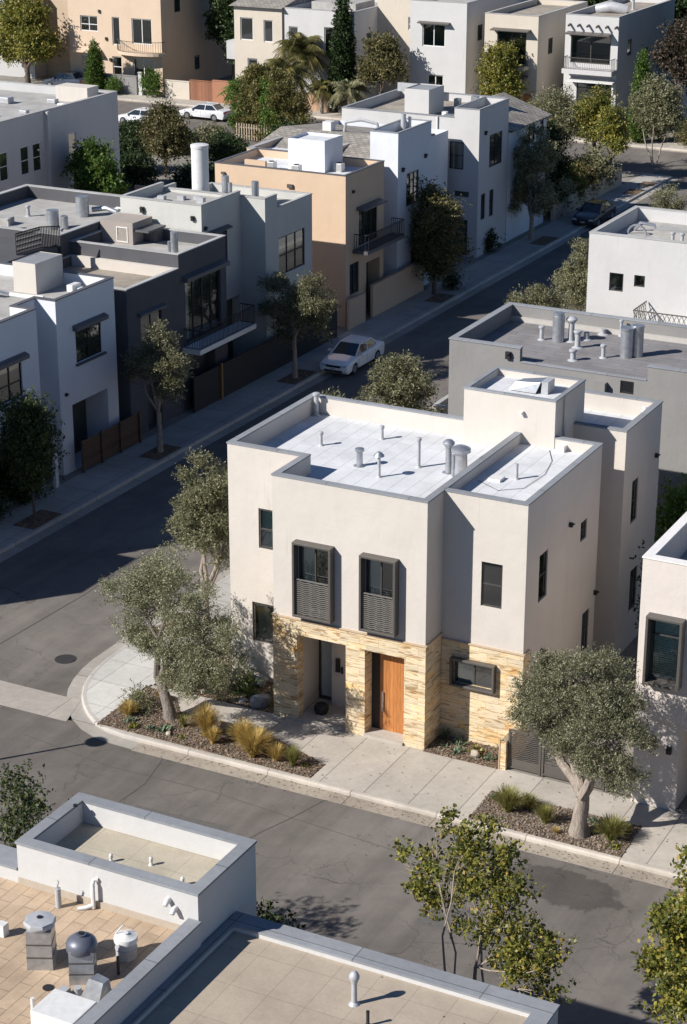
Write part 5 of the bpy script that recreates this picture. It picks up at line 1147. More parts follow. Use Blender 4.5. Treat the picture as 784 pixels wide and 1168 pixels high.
T1 = tree((-12.0, 5.6), 'olive tree standing by the left wall of the cream corner house', 'tree', [(-.2, 0, 3.9, 1.1), (.35, 0, 4.7, 1.05), (0.1, 0, 5.8, .85), (-.6, .2, 4.9, .75), (.6, -.2, 3.6, .8), (.5, .2, 5.4, .7)], GREYG, BARKO, 3200, 12, .10, 31, .13, 1.2, 'olive_tree', OG, -60, 0, .5)
T2 = tree((-12.5, 23.7), 'rounded olive tree just beyond the white roof of the corner house', 'tree', [(-.5, 0, 3.6, 1.2), (.3, 0, 4.7, 1.1), (.9, .2, 3.5, 1.1), (-.6, 0, 4.8, .8), (.1, .2, 5.4, .6), (1.5, 0, 2.8, .8), (-.3, 0, 2.4, 1.0)], GREYG, BARKO, 3000, 11, .12, 32, .14, 1.3, 'olive_tree', OG, -60, 0, .5)
def copy_tree(T, loc, rz, sc, label):
    c = T.copy(); COL.objects.link(c); c.location = (*loc, .15); c.rotation_euler = (0, 0, rz); c.scale = (sc,) * 3; c['label'] = label
    for ch in list(T.children):
        d = ch.copy(); COL.objects.link(d); d.parent = c
    return c
copy_tree(T2, (-12.6, 17.3), 2.1, .98, 'olive tree whose tip shows over the far corner of the white roof')
copy_tree(T2, (-12.3, 40.2), 4.0, .92, 'olive tree whose crown tip shows above the left end of the grey shingled roof')
copy_tree(T1, (-11.4, 44.6), 1.0, 1.02, 'olive tree touching the left wall of the white house with two small windows')
copy_tree(T2, (-12.3, 55.5), 5.2, 1.08, 'olive tree behind the roof of the white house at the right edge')
copy_tree(T1, (-11.2, 58.0), 2.5, 1.1, 'rightmost olive tree behind the roof of the white house at the right edge')
tree((-24.4, 21.9), 'slim olive tree in shade before the charcoal house, sunlit top', 'tree', [(-1.0, 0, 4.4, .8), (-.2, 0, 5.1, .9), (.7, 0, 5.6, .8), (1.2, 0, 4.6, .8), (-1.7, .1, 3.3, .6), (.3, .1, 4.3, .8), (1.5, 0, 3.6, .6), (.7, .8, 3.4, .6)], GREYG, BARKO, 2300, 12, .10, 41, .12, 2.0, 'olive_tree', OG, -60, 0, .5)
tree((-24.4, 35.5), 'olive tree in shade before the pale blue grey house by the white sedan', 'tree', [(-1.3, 0, 4.4, 1.0), (0, 0, 5.0, 1.0), (1.1, 0, 4.9, 1.0), (2.0, 0, 4.2, .8), (.5, 0, 3.9, 1.0), (-1.1, .2, 3.2, 1.0), (1.6, .2, 3.2, .9), (-.3, .4, 2.4, .8)], GREYG, BARKO, 3000, 12, .11, 42, .13, 1.6, 'olive_tree', OG, -60, 0, .5)
tree((-25.4, 71.4), 'large grey olive tree beside the white house with tile roof and the parked black car', 'tree', [(-1.1, 0, 3.8, 1.5), (-.6, 0, 5.6, 1.3), (.8, 0, 5.6, 1.4), (1.2, 0, 4.1, 1.4), (0, 0, 3.0, 1.3), (-1.4, 0, 2.6, .8), (.2, 0, 6.6, .9)], GREYG, BARKO, 3400, 11, .14, 43, .16, 1.3, 'olive_tree', OG, -60, 0, .5)
tree((-24.3, 11.4), 'dark shaded tree with a few yellow leaves at the left edge', 'tree', [(-1.2, 0, 3.0, .8), (-.6, 0, 4.2, 1.0), (.3, 0, 5.0, .9), (1.0, 0, 4.4, .7), (.2, 0, 3.6, 1.0), (.9, 0, 3.0, .8), (-.9, 0, 5.0, .6), (.2, 0, 2.4, .8)], BROAD, BARKD, 2300, 10, .12, 44, .06, 1.8, 'street_tree', None, 7, .1, .5, .6)
tree((-25.1, 54.8), 'dense brownish green round tree at the end of the salmon garden wall', 'tree', [(-1.4, 0, 2.6, 1.0), (-1.2, 0, 4.2, 1.0), (-.3, 0, 5.6, 1.1), (.8, 0, 4.9, 1.3), (1.3, 0, 3.2, 1.1), (0, 0, 3.4, 1.5), (.4, 0, 1.9, 1.0), (-.6, 0, 6.3, .6)], BROWNG, BARKD, 4200, 11, .13, 45, .11, 1.1, 'street_tree', None, 6, 0, .6, .6)
tree((-27.4, 78.5), 'very dark dense tree behind the black parked car', 'tree', [(-.8, 0, 3.6, 1.4), (.6, 0, 3.8, 1.5), (0, 0, 5.4, 1.4), (.9, 0, 2.2, 1.2), (-.6, 0, 2.0, 1.0)], DKGRN, BARKD, 3400, 10, .15, 46, .14, 1.0, 'dark_tree', None, 4, 0, .5, .6)
SG = 'slim street trees at the end of the side street'
tree((-26.3, 89.4), 'left one of the young pavement trees near the far corner, yellow green', 'tree', [(-.6, 0, 4.2, .9), (.3, 0, 4.8, 1.0), (-.2, 0, 5.6, .8), (.7, 0, 3.8, .8)], YELG, BARKD, 1300, 10, .15, 47, .08, 2.2, 'street_tree', SG, 5, 0, .5, .6)
tree((-26.3, 99.8), 'twin stemmed round green tree at the far street corner', 'tree', [(-1.4, 0, 4.6, 1.2), (0, 0, 4.4, 1.4), (1.4, 0, 4.0, 1.2), (-.3, 0, 6.0, 1.3), (.8, 0, 5.6, 1.1), (-.9, 0, 3.4, .9)], GREYG, BARKP, 2600, 10, .16, 48, .09, 1.4, 'street_tree', SG, 5, 0, .5, .6, 2, None, 'trunk', 'crown', [(-.15, 0, 0, 0), (.25, .2, 0, 0)])
tree((-31.5, 84.5), 'wide pale olive toned tree over the beige yard wall', 'tree', [(-1.4, 0, 3.4, 1.3), (.2, 0, 4.2, 1.5), (1.4, 0, 3.2, 1.3), (.2, 0, 5.4, 1.0)], GREYG, BARKO, 2400, 10, .16, 610, .12, 1.0, 'yard_tree', None, -50, 0, .5)
tree((-28.6, 92.4), 'pale loose tree with hanging brown twigs near the far corner', 'tree', [(-.8, 0, 5.2, 1.2), (.2, 0, 6.0, 1.2), (-.5, 0, 3.8, 1.1), (.6, 0, 4.4, 1.0)], YELG, BARKD, 1500, 10, .16, 49, .1, 2.0, 'street_tree', SG, 5, 0, .5, .6)
tree((-33.0, 99.0) if False else (-32.6, 93.6), 'wide silvery tree in the yard before the white house with beam ends', 'tree', [(-1.6, 0, 4.4, 1.5), (0, 0, 5.2, 1.7), (1.5, 0, 4.6, 1.5), (.2, 0, 3.2, 1.6), (-1.4, 0, 2.8, 1.2)], GREYG, BARKO, 3000, 10, .16, 50, .14, 1.2, 'yard_tree', None, 4, 0, .5)
# foreground trees
tree((8.75, -15.8), 'open foreground tree with upright stems and yellow green leaf clusters by the beige roof', 'tree',
     [(-.2, 0, 7.0, .6), (.6, 0, 7.1, .55), (-.9, 0, 6.8, .45), (.1, .1, 6.3, .7), (1.0, 0, 6.5, .6), (-1.6, .1, 6.5, .35), (-.8, 0, 5.9, .6), (.7, 0, 5.8, .7), (1.6, 0, 5.5, .65), (2.3, 0, 5.0, .6), (2.9, -.2, 5.2, .35), (-2.2, 0, 5.3, .5), (-2.8, 0, 5.0, .4), (-1.7, .1, 4.9, .6), (0, 0, 5.1, .65), (1.9, 0, 4.5, .6), (1.0, .2, 4.7, .65), (-.8, .2, 4.5, .6), (1.3, 0, 3.9, .5), (2.4, 0, 4.1, .5)],
     YELG, BARKO, 1700, 8, .10, 61, .06, 2.2, 'foreground_tree', None, -110, .05, .3, .72, 5, None, 'trunk', 'crown', [(-.2, 0, 0, 0), (.05, .1, 0, 0), (.2, -.1, 0, 0), (.35, .1, 0, 0)], .1)
tree((14.7, -16.0), 'bright yellow green leafy tree in the bottom right corner', 'tree',
     [(-.2, 0, 7.9, .6), (.5, 0, 7.6, .7), (-.6, 0, 7.1, .55), (.3, 0, 6.8, .8), (-1.0, 0, 6.3, .5), (0, 0, 6.0, .8), (.9, 0, 6.3, .8), (-1.2, 0, 5.3, .5), (-.4, 0, 5.0, .8), (.6, 0, 5.2, .9), (1.3, 0, 7.0, .8), (-.9, 0, 4.4, .6), (.2, 0, 4.1, .8)],
     YELG, BARKD, 4200, 9, .11, 62, .09, 2.0, 'foreground_tree', None, -120, .05, .4, .66, 4, None, 'trunk', 'crown', [(0, 0, 0, 0), (.2, .1, 0, 0)], .1)
tree((-4.1, -17.0), 'spindly bush with small leaves behind the foreground deck at the left edge', 'tree',
     [(-.2, 0, 5.0, .65), (.6, 0, 5.3, .5), (.1, 0, 6.0, .4), (-.6, 0, 5.6, .4), (.9, 0, 6.0, .3), (-.6, 0, 4.4, .6), (.3, 0, 4.2, .7)], BROAD, BARKD, 420, 9, .10, 63, .05, 1.6, 'foreground_bush', None, 8, 0, .4, .6, 4)
tree((3.4, -17.0), 'small sapling hidden behind the foreground white box, casting shade on the road', 'tree', [(0, 0, 3.0, .7), (.3, 0, 3.6, .5), (-.4, 0, 3.3, .4)], BROAD, BARKD, 260, 8, .13, 64, .04, 1.6, 'street_tree', None, 8, 0, .4, .6)
# back garden trees, palm and hedges
tree((-51.8, 57.4), 'fresh green tree before the end wall of the long pale grey house', 'tree', [(-1.2, 0, 3.9, 1.2), (.6, 0, 4.8, 1.4), (1.5, 0, 3.6, 1.2), (-.4, 0, 5.7, 1.0), (-2.2, 0, 5.0, .7)], BRIGHT, BARKD, 2200, 10, .2, 71, .12, 1.2, 'yard_tree', None, 5, 0, .4, .6)
tree((-59.9, 79), 'round bronze green tree in front of the parked silver cars', 'tree', [(-1.4, 0, 2.4, 1.4), (.8, 0, 2.6, 1.6), (0, 0, 4.0, 1.5), (1.6, 0, 3.8, .9), (-1.3, 0, 3.8, .9), (.2, 0, 4.9, .6)], BROWNG, BARKD, 3200, 10, .17, 72, .14, 1.0, 'yard_tree', None, 4, 0, .5, .6)
tree((-96.2, 110.8), 'large olive green tree before the brown and beige houses at upper left', 'tree', [(-2.6, 0, 3.6, 2.4), (0, 0, 5.2, 2.6), (2.6, 0, 4.2, 2.3), (-1, 0, 7.4, 1.8), (1.6, 0, 7.0, 1.8), (-3.4, 0, 5.6, 1.6)], YELG, BARKD, 5200, 9, .24, 73, .25, 1.6, 'yard_tree', None, 4, 0, .5, .6)
tree((-76.6, 118.5), 'huge dark evergreen tree between the beige house and the palm house', 'tree', [(-1, 0, 6, 2.0), (.8, 0, 7.6, 2.2), (1.6, 0, 5.6, 1.9), (-.8, 0, 9.6, 2.2), (1.2, 0, 10.4, 2.2), (1.6, 0, 3.6, 1.3)], DKGRN, BARKD, 7000, 9, .28, 74, .3, 2, 'big_dark_tree', None, 4, 0, .6, .6)
tree((-27.0, 121.5) if False else (-26.5, 119.5), 'dark mass of tall trees at the upper right corner', 'tree', [(-2, 0, 5, 3), (2, 0, 6, 3.2), (0, 0, 10, 3.2), (3.5, 0, 10, 3), (-3, 0, 11, 2.2), (5, 0, 4, 3)], DKGRN, BARKD, 9000, 9, .26, 75, .3, 2, 'big_dark_tree', None, 4, 0, .6, .6)
tree((-29.0, 113.5), 'loose dark tree with faded pink blossom tips at the upper right', 'tree', [(-1.8, 0, 6.5, 1.3), (0, 0, 8.4, 1.8), (1.8, 0, 8, 1.8), (.6, 0, 6, 1.5), (2.6, 0, 10, 1.6)], PINKL, BARKD, 2600, 9, .22, 76, .16, 2.2, 'yard_tree', None, 6, 0, .4, .6)
tree((-44.6, 110.6), 'fresh yellow green tree before the beige balcony house', 'tree', [(-1.2, 0, 4.4, 1.2), (.6, 0, 4.8, 1.4), (1.2, 0, 3.4, 1.2), (-.6, 0, 6.0, 1.0), (.6, 0, 6.2, .9), (-1.0, 0, 2.8, 1.0)], YELG, BARKD, 2600, 10, .19, 77, .1, 1.6, 'yard_tree', None, 5, 0, .5, .6)
tree((-56.4, 110.4), 'russet tree below the awning window of the tall white house', 'tree', [(-1.2, 0, 4.0, 1.3), (.6, 0, 5.2, 1.4), (1.8, 0, 4.4, 1.2), (-.6, 0, 6.2, 1.0), (1.2, 0, 6.4, .9)], BROWNG, BARKD, 2400, 10, .2, 78, .12, 1.4, 'yard_tree', None, 5, 0, .5, .6)
def column(loc, label, h, r, mat, name='cypress', seed=1, n=1800, size=.16, cat='tree'):
    return tree(loc, label, cat, [(0, 0, h * q, r * w_, h * .14) for q, w_ in ((.12, .9), (.26, 1.0), (.42, .95), (.58, .8), (.74, .6), (.88, .36))], mat, BARKD, n, 9, size, seed, .1, .4, name, None, 0, 0, .7, .6, 1, upright=.6)
column((-87.0, 109.3), 'clipped cone cypress on the far street before the beige house', 4.9, 1.0, BRIGHT, 'cone_shrub', 81, 2600, .12)
column((-60.6, 111.0), 'tall dark ragged cypress left of the recessed beige house', 10.6, 1.2, DKGRN, 'cypress', 82, 3000, .2)
column((-30.8, 108.8), 'narrow bright green cypress at the upper right', 7.6, .9, BRIGHT, 'cypress', 83, 2600, .15)
def bush(loc, r, h, mat, label, seed, name='shrub', n=700, size=.13, cat='shrub'):
    return tree(loc, label, cat, [(-.3 * r, 0, h * .5, r * .8, h * .45), (.4 * r, 0, h * .45, r * .75, h * .4), (0, .2, h * .65, r * .6, h * .3)], mat, BARKD, n, 8, size, seed, .05, .2, name, None, 3, 0, .6, .6, 1, trunk_name='stem', leafn='foliage')
bush((-80.6, 109.6), 1.2, 2.6, BRIGHT, 'climbing green plant heaped over the pier by the beige house', 91, n=900)
bush((-84.9, 109.2), .6, 1.5, BRIGHT, 'small green shrub at the foot of the grey garden wall', 92, n=400)
HL = ('tall leafy climber mass left of the middle in the hedge behind the white roof box', 'second leafy hedge mass from the left behind the white roof box', 'third leafy hedge mass from the left behind the white roof box', 'tallest leafy hedge mass behind the white roof box', 'rightmost leafy hedge mass behind the white roof box', 'shortest and leftmost hedge mass, nearest the cylinder flue')
for i, (x, y, h, r) in enumerate(((-61.9, 96.2, 5.2, .9), (-60.4, 95.5, 5.6, 1.0), (-59.0, 94.8, 4.8, 1.0), (-57.4, 94.0, 5.9, 1.1), (-56.0, 93.3, 4.6, 1.2), (-63.4, 97.0, 4.2, .9))):
    rr_ = random.Random(i + 50)
    tree((x, y), HL[i], 'hedge', [(rr_.uniform(-.6, .6) * r, rr_.uniform(-.4, .4), h * (q + .5) / 6, r * rr_.uniform(.55, .95), h * .14) for q in range(6)], (PALM, PALM, BRIGHT)[i % 3], BARKD, 1300, 9, .21, 500 + i, .07, .4, 'hedge', None, -40, .5, .6, .4, 2, upright=0)
bush((-42.3, 113.4) if False else (-41.0, 110.0), .9, 2.4, YELG, 'round yellow green shrub between the balcony houses', 111)
bush((-37.5, 104.5) if False else (-36.4, 109.0), 1.1, 2.0, GREYG, 'grey green shrub at the foot of the white house with beam ends', 112)
bush((-36.0, 92.6), 1.8, 2.6, GREYG, 'loose silvery shrub over the beige yard wall', 113, n=1100)
bush((-33.5, 88.0), 1.5, 3.6, GREYG, 'pale feathery shrub behind the very dark tree', 114, n=1200)
bush((-31.2, 96.0) if False else (-34.3, 108.7), .9, 2.2, RUST, 'rust red shrub in the far garden', 115)
bush((-26.6, 109.4), 1.2, 2.4, BROWNG, 'ochre clipped shrub near the far corner at the right', 116, n=900)
bush((-29.6, 110.4), 1.0, 3.4, YELG, 'yellow green shrub at the foot of the narrow bright cypress', 117, n=900)
bush((-26.9, 66.7), .7, 1.3, DKGRN, 'dark rounded shrub on the pavement beside the big white house', 118)
bush((-24.4, 55.9) if False else (-24.7, 56.6), .5, .9, DKGRN, 'small black looking shrub beside the dense brownish tree', 119, n=500, size=.08)
bush((5.6, 9.0), .9, 6.2, DKGRN, 'dark climbing vine in the narrow gap behind the gates', 120, n=1500, size=.14, name='climbing_vine')
bush((3.9, 16.2), 1.6, 5.4, BRIGHT, 'green bush in the shade between the corner house and grey wall', 121, n=1800, size=.14)
bush((-26.9, 13.6), 1.2, 1.6, DKGRN, 'dark hedge at the left edge behind the pavement', 122, n=1200); bush((-26.8, 10.6), 1.3, 1.5, DKGRN, 'dark low hedge in the lower left shade', 123, n=1200)
bush((-72.5, 70), 3.2, 3.4, DKGRN, 'broad dark shrub behind the pale grey house', 124, n=1600, size=.2)
bush((-52.5, 72), 2.6, 2.6, DKGRN, 'dark shrubbery in the alley behind the pale blue grey house', 125, n=1600, size=.18)
for i_, (x_, y_, r_, h_, mt_, lb_) in enumerate(((-59.2, 73.5, 2.0, 2.6, DKGRN, 'dark shrub just beyond the end of the long pale grey house'), (-57.2, 84.0, 2.0, 2.4, DKGRN, 'dark shrub in the back gardens below the leafy hedge'), (-64.0, 86.5, 2.2, 2.4, BRIGHT, 'mid green shrub along the kerb under the bronze green tree'), (-67.8, 86.8, 1.8, 2.0, DKGRN, 'dark shrub left of the bronze green tree by the kerb'), (-60.9, 88.0, 1.8, 2.0, GREYG, 'grey green shrub right of the bronze green tree by the kerb'), (-53.5, 88.0, 2.2, 3.0, DKGRN, 'dark shrub under the right end of the leafy hedge'), (-63.0, 78.0, 2.2, 2.6, DKGRN, 'dark shrub left of the cylinder flue in the back gardens'))):
    bush((x_, y_), r_, h_, mt_, lb_, 600 + i_, n=1300, size=.18)
for i_, (y_, mt_, lb_) in enumerate(((79.5, GREYG, 'grey green shrub nearest the tile roofed house behind the street wall'), (82.6, YELG, 'yellow green shrub behind the street wall, second from the tile roofed house'), (85.6, BROWNG, 'bronze shrub behind the street wall near its far end'), (88.8, GREYG, 'grey green shrub at the far corner of the street wall'))):
    bush((-27.3, y_), 1.5, 3.0, mt_, lb_, 640 + i_, n=1300, size=.15)
bush((-48.0, 69.5), 2.4, 2.4, DKGRN, 'dark shrub heap beside the rose coloured alley wall', 126, n=1400, size=.18)
# palms: trunk and arching fronds
def palm(loc, label, h, fl, n, seed, name='palm_tree', mat=PALM, skirt=True):
    T = thing(name, (*loc, .1), label, 'palm'); rs = random.getstate(); random.seed(seed)
    m = MB(); m.tube([(0, 0, 0), (.05, 0, h * .4), (0, .08, h * .75), (0, 0, h)], [.24, .19, .18, .22], 10, wob=.08)
    o = m.build('trunk', BARKO, T, origin=(0, 0, 0)); o.location = (0, 0, 0)
    m = MB()
    for k in range(n):
        a = random.uniform(0, 6.28); el = random.uniform(-.5, 1.2) if skirt else random.uniform(-.1, 1.3); d = Vector((math.cos(a), math.sin(a), 0)); s = Vector((-math.sin(a), math.cos(a), 0)); L = fl * random.uniform(.8, 1.15)
        pts = []
        for i in range(9):
            t = i / 8; pts.append(Vector((0, 0, h)) + d * L * t * math.cos(el) * (1 - .12 * t) + Vector((0, 0, 1)) * (L * t * math.sin(el) - L * .55 * t * t))
        for p, q in zip(pts, pts[1:]): m.bar(p, q, .05, .04)
        for i in range(1, 9):
            for j in range(3):
                t = (i - j / 3) / 8; b = pts[i - 1].lerp(pts[i], 1 - j / 3); w = L * .26 * math.sin(math.pi * min(1, t + .12)) + .08
                for sg in (-1, 1): 
                    tip = b + s * sg * w + (pts[i] - pts[i - 1]) * .9 + Vector((0, 0, -w * .55)); e = (pts[i] - pts[i - 1]).normalized() * .05
                    m.quad(b - e, b + e, tip)
    o = m.build('crown', mat, T, origin=(0, 0, 0)); o.location = (0, 0, 0); random.setstate(rs); return T
palm((-64.6, 110.3), 'feathery palm with brown trunk standing before the grey beige and white houses', 5.6, 3.9, 64, 5)
palm((-60.2, 103.6) if False else (-61.8, 109.0), 'lower palm right of the tall palm before the white house', 2.4, 2.0, 26, 6)
palm((-71.8, 108.6) if False else (-70.6, 109.0), 'small bushy palm at the terracotta pier', 1.6, 2.2, 30, 7, mat=BRIGHT)
palm((-62.8, 99.4), 'leaning feathery palm rising from the left of the leafy hedge', 4.6, 3.2, 56, 9)
palm((-59.6, 98.2), 'feathery palm rising from the middle of the leafy hedge', 5.4, 3.4, 56, 10)
palm((-58.9, 109.0), 'pale drooping palm right of the tall dark cypress', 2.6, 2.6, 34, 8, mat=GREYG)
# tall trees closing the view behind the far houses
BT = ((-118, 135, 1.0, 'leftmost dark tree behind the far houses, outside the left edge'), (-104, 140, 1.1, 'dark tree behind the low house in the upper left corner'), (-92, 142, 1.2, 'dark tree behind the tan wing of the beige house'), (-80, 140, 1.0, 'dark tree behind the right side of the beige curved balcony house'), (-64, 142, 1.1, 'dark tree behind the white house with green tinted window'), (-52, 146, 1.2, 'dark tree behind the tall white awning house'), (-41, 142, 1.0, 'dark tree behind the beige house with flowers on its balcony'), (-14, 128, 1.1, 'dark tree right of the picture beyond the far street'), (-4, 136, 1.2, 'rightmost dark tree beyond the far street'), (-34, 150, 1.3, 'dark tree directly behind the white house with beam ends'), (-58, 165, 1.3, 'dark tree in the second row behind the tall white awning house'), (-84, 170, 1.3, 'dark tree in the second row behind the beige curved balcony house'), (-23, 126, 1.25, 'dark tree behind the low pale garage at the upper right'))
for i, (x, y, sc_, lb_) in enumerate(BT):
    if i == 0:
        TB = tree((x, y), lb_, 'tree', [(-3, 0, 4, 3), (0, 0, 7, 3.4), (3.2, 0, 5, 3), (-1.6, 0, 9.6, 2.4), (1.8, 0, 9, 2.4)], DKGRN, BARKD, 3600, 8, .36, 130, .3, 2, 'background_tree', 'tall dark trees behind the far houses', 4, 0, .6, .6)
    else: copy_tree(TB, (x, y), i * 1.3, sc_, lb_)

# ---------------------------------------------------------------- grasses, succulents and rocks in the beds
def tuft(loc, label, r, h, mat, seed, n=220, name='ornamental_tuft', lean=.5):
    rng = random.Random(seed); m = MB(); n = int(n * 1.6)
    for k in range(n):
        a = rng.uniform(0, 6.28); d = Vector((math.cos(a), math.sin(a), 0)); s = Vector((-d.y, d.x, 0)) * rng.uniform(.009, .015)
        b = d * rng.uniform(0, r * .22); L = h * rng.uniform(.6, 1.1); sp = r * rng.uniform(.15, 1.0) ** .8; pv = None
        for i in range(5):
            t = i / 4; p = Vector((loc[0], loc[1], .17)) + b + d * sp * t ** 1.7 + Vector((0, 0, L * (t - .38 * t * t * sp / r))); w = s * (1 - t * .8)
            if pv: m.quad(pv[0] - pv[1], pv[0] + pv[1], p + w, p - w)
            pv = (p, w)
    return tag(m.build(name, mat, origin=(loc[0], loc[1], .17)), label, 'ornamental plant', 'ornamental tufts in the kerb beds')
def rosette(loc, label, r, seed, mat=SUCC, name='succulent'):
    rng = random.Random(seed); m = MB()
    for k in range(46):
        a = rng.uniform(0, 6.28); el = rng.uniform(.15, 1.3); d = Vector((math.cos(a) * math.cos(el), math.sin(a) * math.cos(el), math.sin(el))); s = Vector((-math.sin(a), math.cos(a), 0)) * r * .13
        o = Vector((loc[0] + rng.uniform(-r, r) * .6, loc[1] + rng.uniform(-r, r) * .6, .17)); L = r * rng.uniform(.35, .8)
        m.quad(o, o + d * L * .5 + s, o + d * L, o + d * L * .5 - s)
    return tag(m.build(name, mat, origin=(loc[0], loc[1], .17)), label, 'ground plant', 'low plants in the beds')
tuft((-10.35, -2.5), 'small straw grass tuft left of the leaning olive trunk', .45, .62, STRAW, 1, 260)
tuft((-8.15, -2.35), 'green grass tuft right at the foot of the leaning olive trunk', .3, .55, GRASSY, 2, 90)
tuft((-7.15, -2.5), 'tallest straw grass tuft, first in the row right of the leaning olive', .62, 1.25, STRAW, 3, 620)
tuft((-6.6, -2.95), 'small orange straw tuft in front of the tallest one', .36, .7, STRAW, 4, 300)
tuft((-5.65, -2.55), 'full golden grass tuft in the middle of the corner bed', .55, 1.05, STRAW, 5, 560)
tuft((-5.0, -2.9), 'wide golden grass tuft just right of the full golden one', .7, 1.0, STRAW, 6, 620)
tuft((-4.9, -3.2), 'short straw tuft at the kerb in front of the wide golden one', .4, .65, STRAW, 14, 260)
tuft((-4.05, -3.05), 'straw coloured tuft second from the right end of the corner bed', .42, .72, STRAW, 7, 280)
tuft((-3.4, -3.1), 'thin upright tuft at the right end of the corner bed', .4, .85, GRASSY, 8, 240)
tuft((-10.6, -1.5), 'yellow green grass clump at the left tip of the corner bed', .35, .5, GRASSY, 15, 150)
tuft((-9.9, -1.0), 'pale yellow grass clump behind the left tip of the corner bed', .3, .55, STRAW, 16, 110)
tuft((4.2, -2.6), 'large yellow green tuft left in the gravel bed', .6, .95, GRASSY, 9, 560)
tuft((4.75, -2.15), 'smaller tuft behind the large one in the gravel bed', .4, .6, GRASSY, 10, 240)
tuft((5.55, -2.75), 'slim tuft between the large one and the gnarled olive trunk', .4, .75, GRASSY, 11, 300)
tuft((6.1, -3.2), 'tiny yellow tuft at the kerb left of the gnarled olive trunk', .16, .25, STRAW, 12, 80)
tuft((7.75, -2.75), 'broad yellow green tuft right of the gnarled olive trunk', .6, .85, GRASSY, 13, 560)
bush((-9.7, .9), .6, .9, GREYG, 'silvery low shrub behind the leaning olive beside the path', 201, n=260, size=.07)
bush((-7.6, 1.0), .45, .7, BRIGHT, 'fresh green low shrub among the boulders by the cream wall', 202, n=220, size=.07)
bush((-10.2, -2.0), .5, .7, GREYG, 'silvery low shrub at the left tip of the corner bed', 203, n=240, size=.06)
bush((-9.9, 6.6), .8, 1.2, GREYG, 'silvery shrub under the second window side bed by the side street', 204, n=320, size=.08)
tuft((8.1, -2.1), 'tiny tuft at the right end of the gravel bed', .2, .3, GRASSY, 17, 90)
rng = random.Random(9)
spots = [(-10.0, -2.9), (-9.7, -3.2), (-9.1, -3.0), (-8.6, -2.9), (-7.8, -3.1), (-6.2, -2.2), (-10.5, -2.0), (-3.0, -2.9), (-9.2, .9), (-8.6, .5), (-7.9, 1.4), (-7.2, .8), (-6.6, 1.6), (-6.3, .6), (-10.0, 1.5), (-10.2, 3.0), (-9.6, 4.4), (.5, .5), (1.1, .3), (1.7, .6), (2.3, .4), (.9, .9), (8.0, -3.2), (3.6, -2.0), (6.9, -2.0)]
where = ['blue green rosette second from the left tip of the corner bed', 'yellowish low plant at the kerb left of the leaning olive trunk', 'blue green rosette just left of the leaning olive trunk foot', 'blue green rosette in front of the leaning olive trunk', 'yellowish rosette at the kerb right of the leaning olive trunk', 'blue green rosette behind the golden tufts of the corner bed', 'blue green rosette behind the straw tuft at the left tip of the corner bed', 'yellowish rosette at the far right tip of the corner bed',
 'blue green rosette behind the leaning olive trunk across the path', 'blue green rosette beside the tan path edge rock', 'yellowish rosette between the two dark boulders by the cream wall', 'blue green rosette left of the angular boulder', 'blue green rosette behind the angular boulder against the stone pillar', 'yellowish rosette in front of the angular boulder', 'blue green rosette at the pavement side of the rock bed', 'blue green rosette in the side street bed under the slim olive', 'yellowish rosette farthest back in the side street bed',
 'blue green rosette leftmost in front of the bed under the striped stone', 'blue green rosette left of the tan rock under the striped stone', 'yellowish rosette touching the tan rock under the striped stone', 'blue green rosette right of the tan rock under the striped stone', 'blue green rosette at the back of the bed under the striped stone', 'yellowish rosette at the kerb corner of the gravel bed, right end', 'blue green rosette at the left end of the gravel bed behind the large tuft', 'blue green rosette behind the gnarled olive trunk in the gravel bed']
for i, (x, y) in enumerate(spots):
    rosette((x, y), where[i], rng.uniform(.2, .38), 300 + i, SUCC if i % 3 != 1 else YELG)
for i, (x, y) in enumerate(((2.6, .7), (.35, 1.0))): tuft((x, y), ('upright agave like plant at the right end of the bed under the striped stone', 'spiky plant in the shaded inner corner of the stone bed')[i], .3, .8 if i == 0 else .5, SUCC, 400 + i, 60, 'spiky_plant')
def rock(loc, s, label, seed, mat=ROCK):
    bm = bmesh.new(); bmesh.ops.create_icosphere(bm, subdivisions=3, radius=1); rng = random.Random(seed); ax = [Vector((rng.gauss(0, 1), rng.gauss(0, 1), rng.gauss(0, 1))).normalized() for _ in range(9)]
    for v in bm.verts:
        n = v.co.normalized(); d = 1.0
        for a in ax: 
            k = n.dot(a)
            if k > .55: d = min(d, .55 / k + .18)
        v.co = Vector((n.x * s[0], n.y * s[1], n.z * s[2])) * (d + rng.uniform(-.02, .02))
    me = bpy.data.meshes.new('rock'); bm.to_mesh(me); bm.free(); me.materials.append(mat)
    o = bpy.data.objects.new('rock', me); COL.objects.link(o); o.location = (loc[0], loc[1], .15 + s[2] * .55); o.rotation_euler = (0, 0, rng.uniform(0, 3)); WO[o.name] = o.location
    return tag(o, label, 'rock', 'boulders in the corner beds')
rock((-6.6, .35), (.42, .3, .34), 'grey white angular boulder nearest the stone pillar', 1); rock((-8.2, 1.6), (.36, .3, .38), 'dark blue grey boulder against the cream wall', 2)
rock((-9.4, .75), (.38, .3, .3), 'pale boulder behind the leaning olive tree', 3, ROCKT); rock((-7.4, 1.75), (.3, .25, .24), 'small dark rock under the ground floor window', 4)
rock((-8.9, .25), (.2, .16, .13), 'small tan rock at the path edge of the rock bed', 5, ROCKT); rock((1.75, .35), (.25, .2, .17), 'tan rock in the bed under the striped stone', 6, ROCKT); rock((-7.3, .3), (.22, .18, .12), 'flat grey rock left of the angular boulder', 7)
rock((-8.3, -3.1), (.16, .12, .1), 'little brown rock in the kerb bed under the olive', 8, ROCKT)
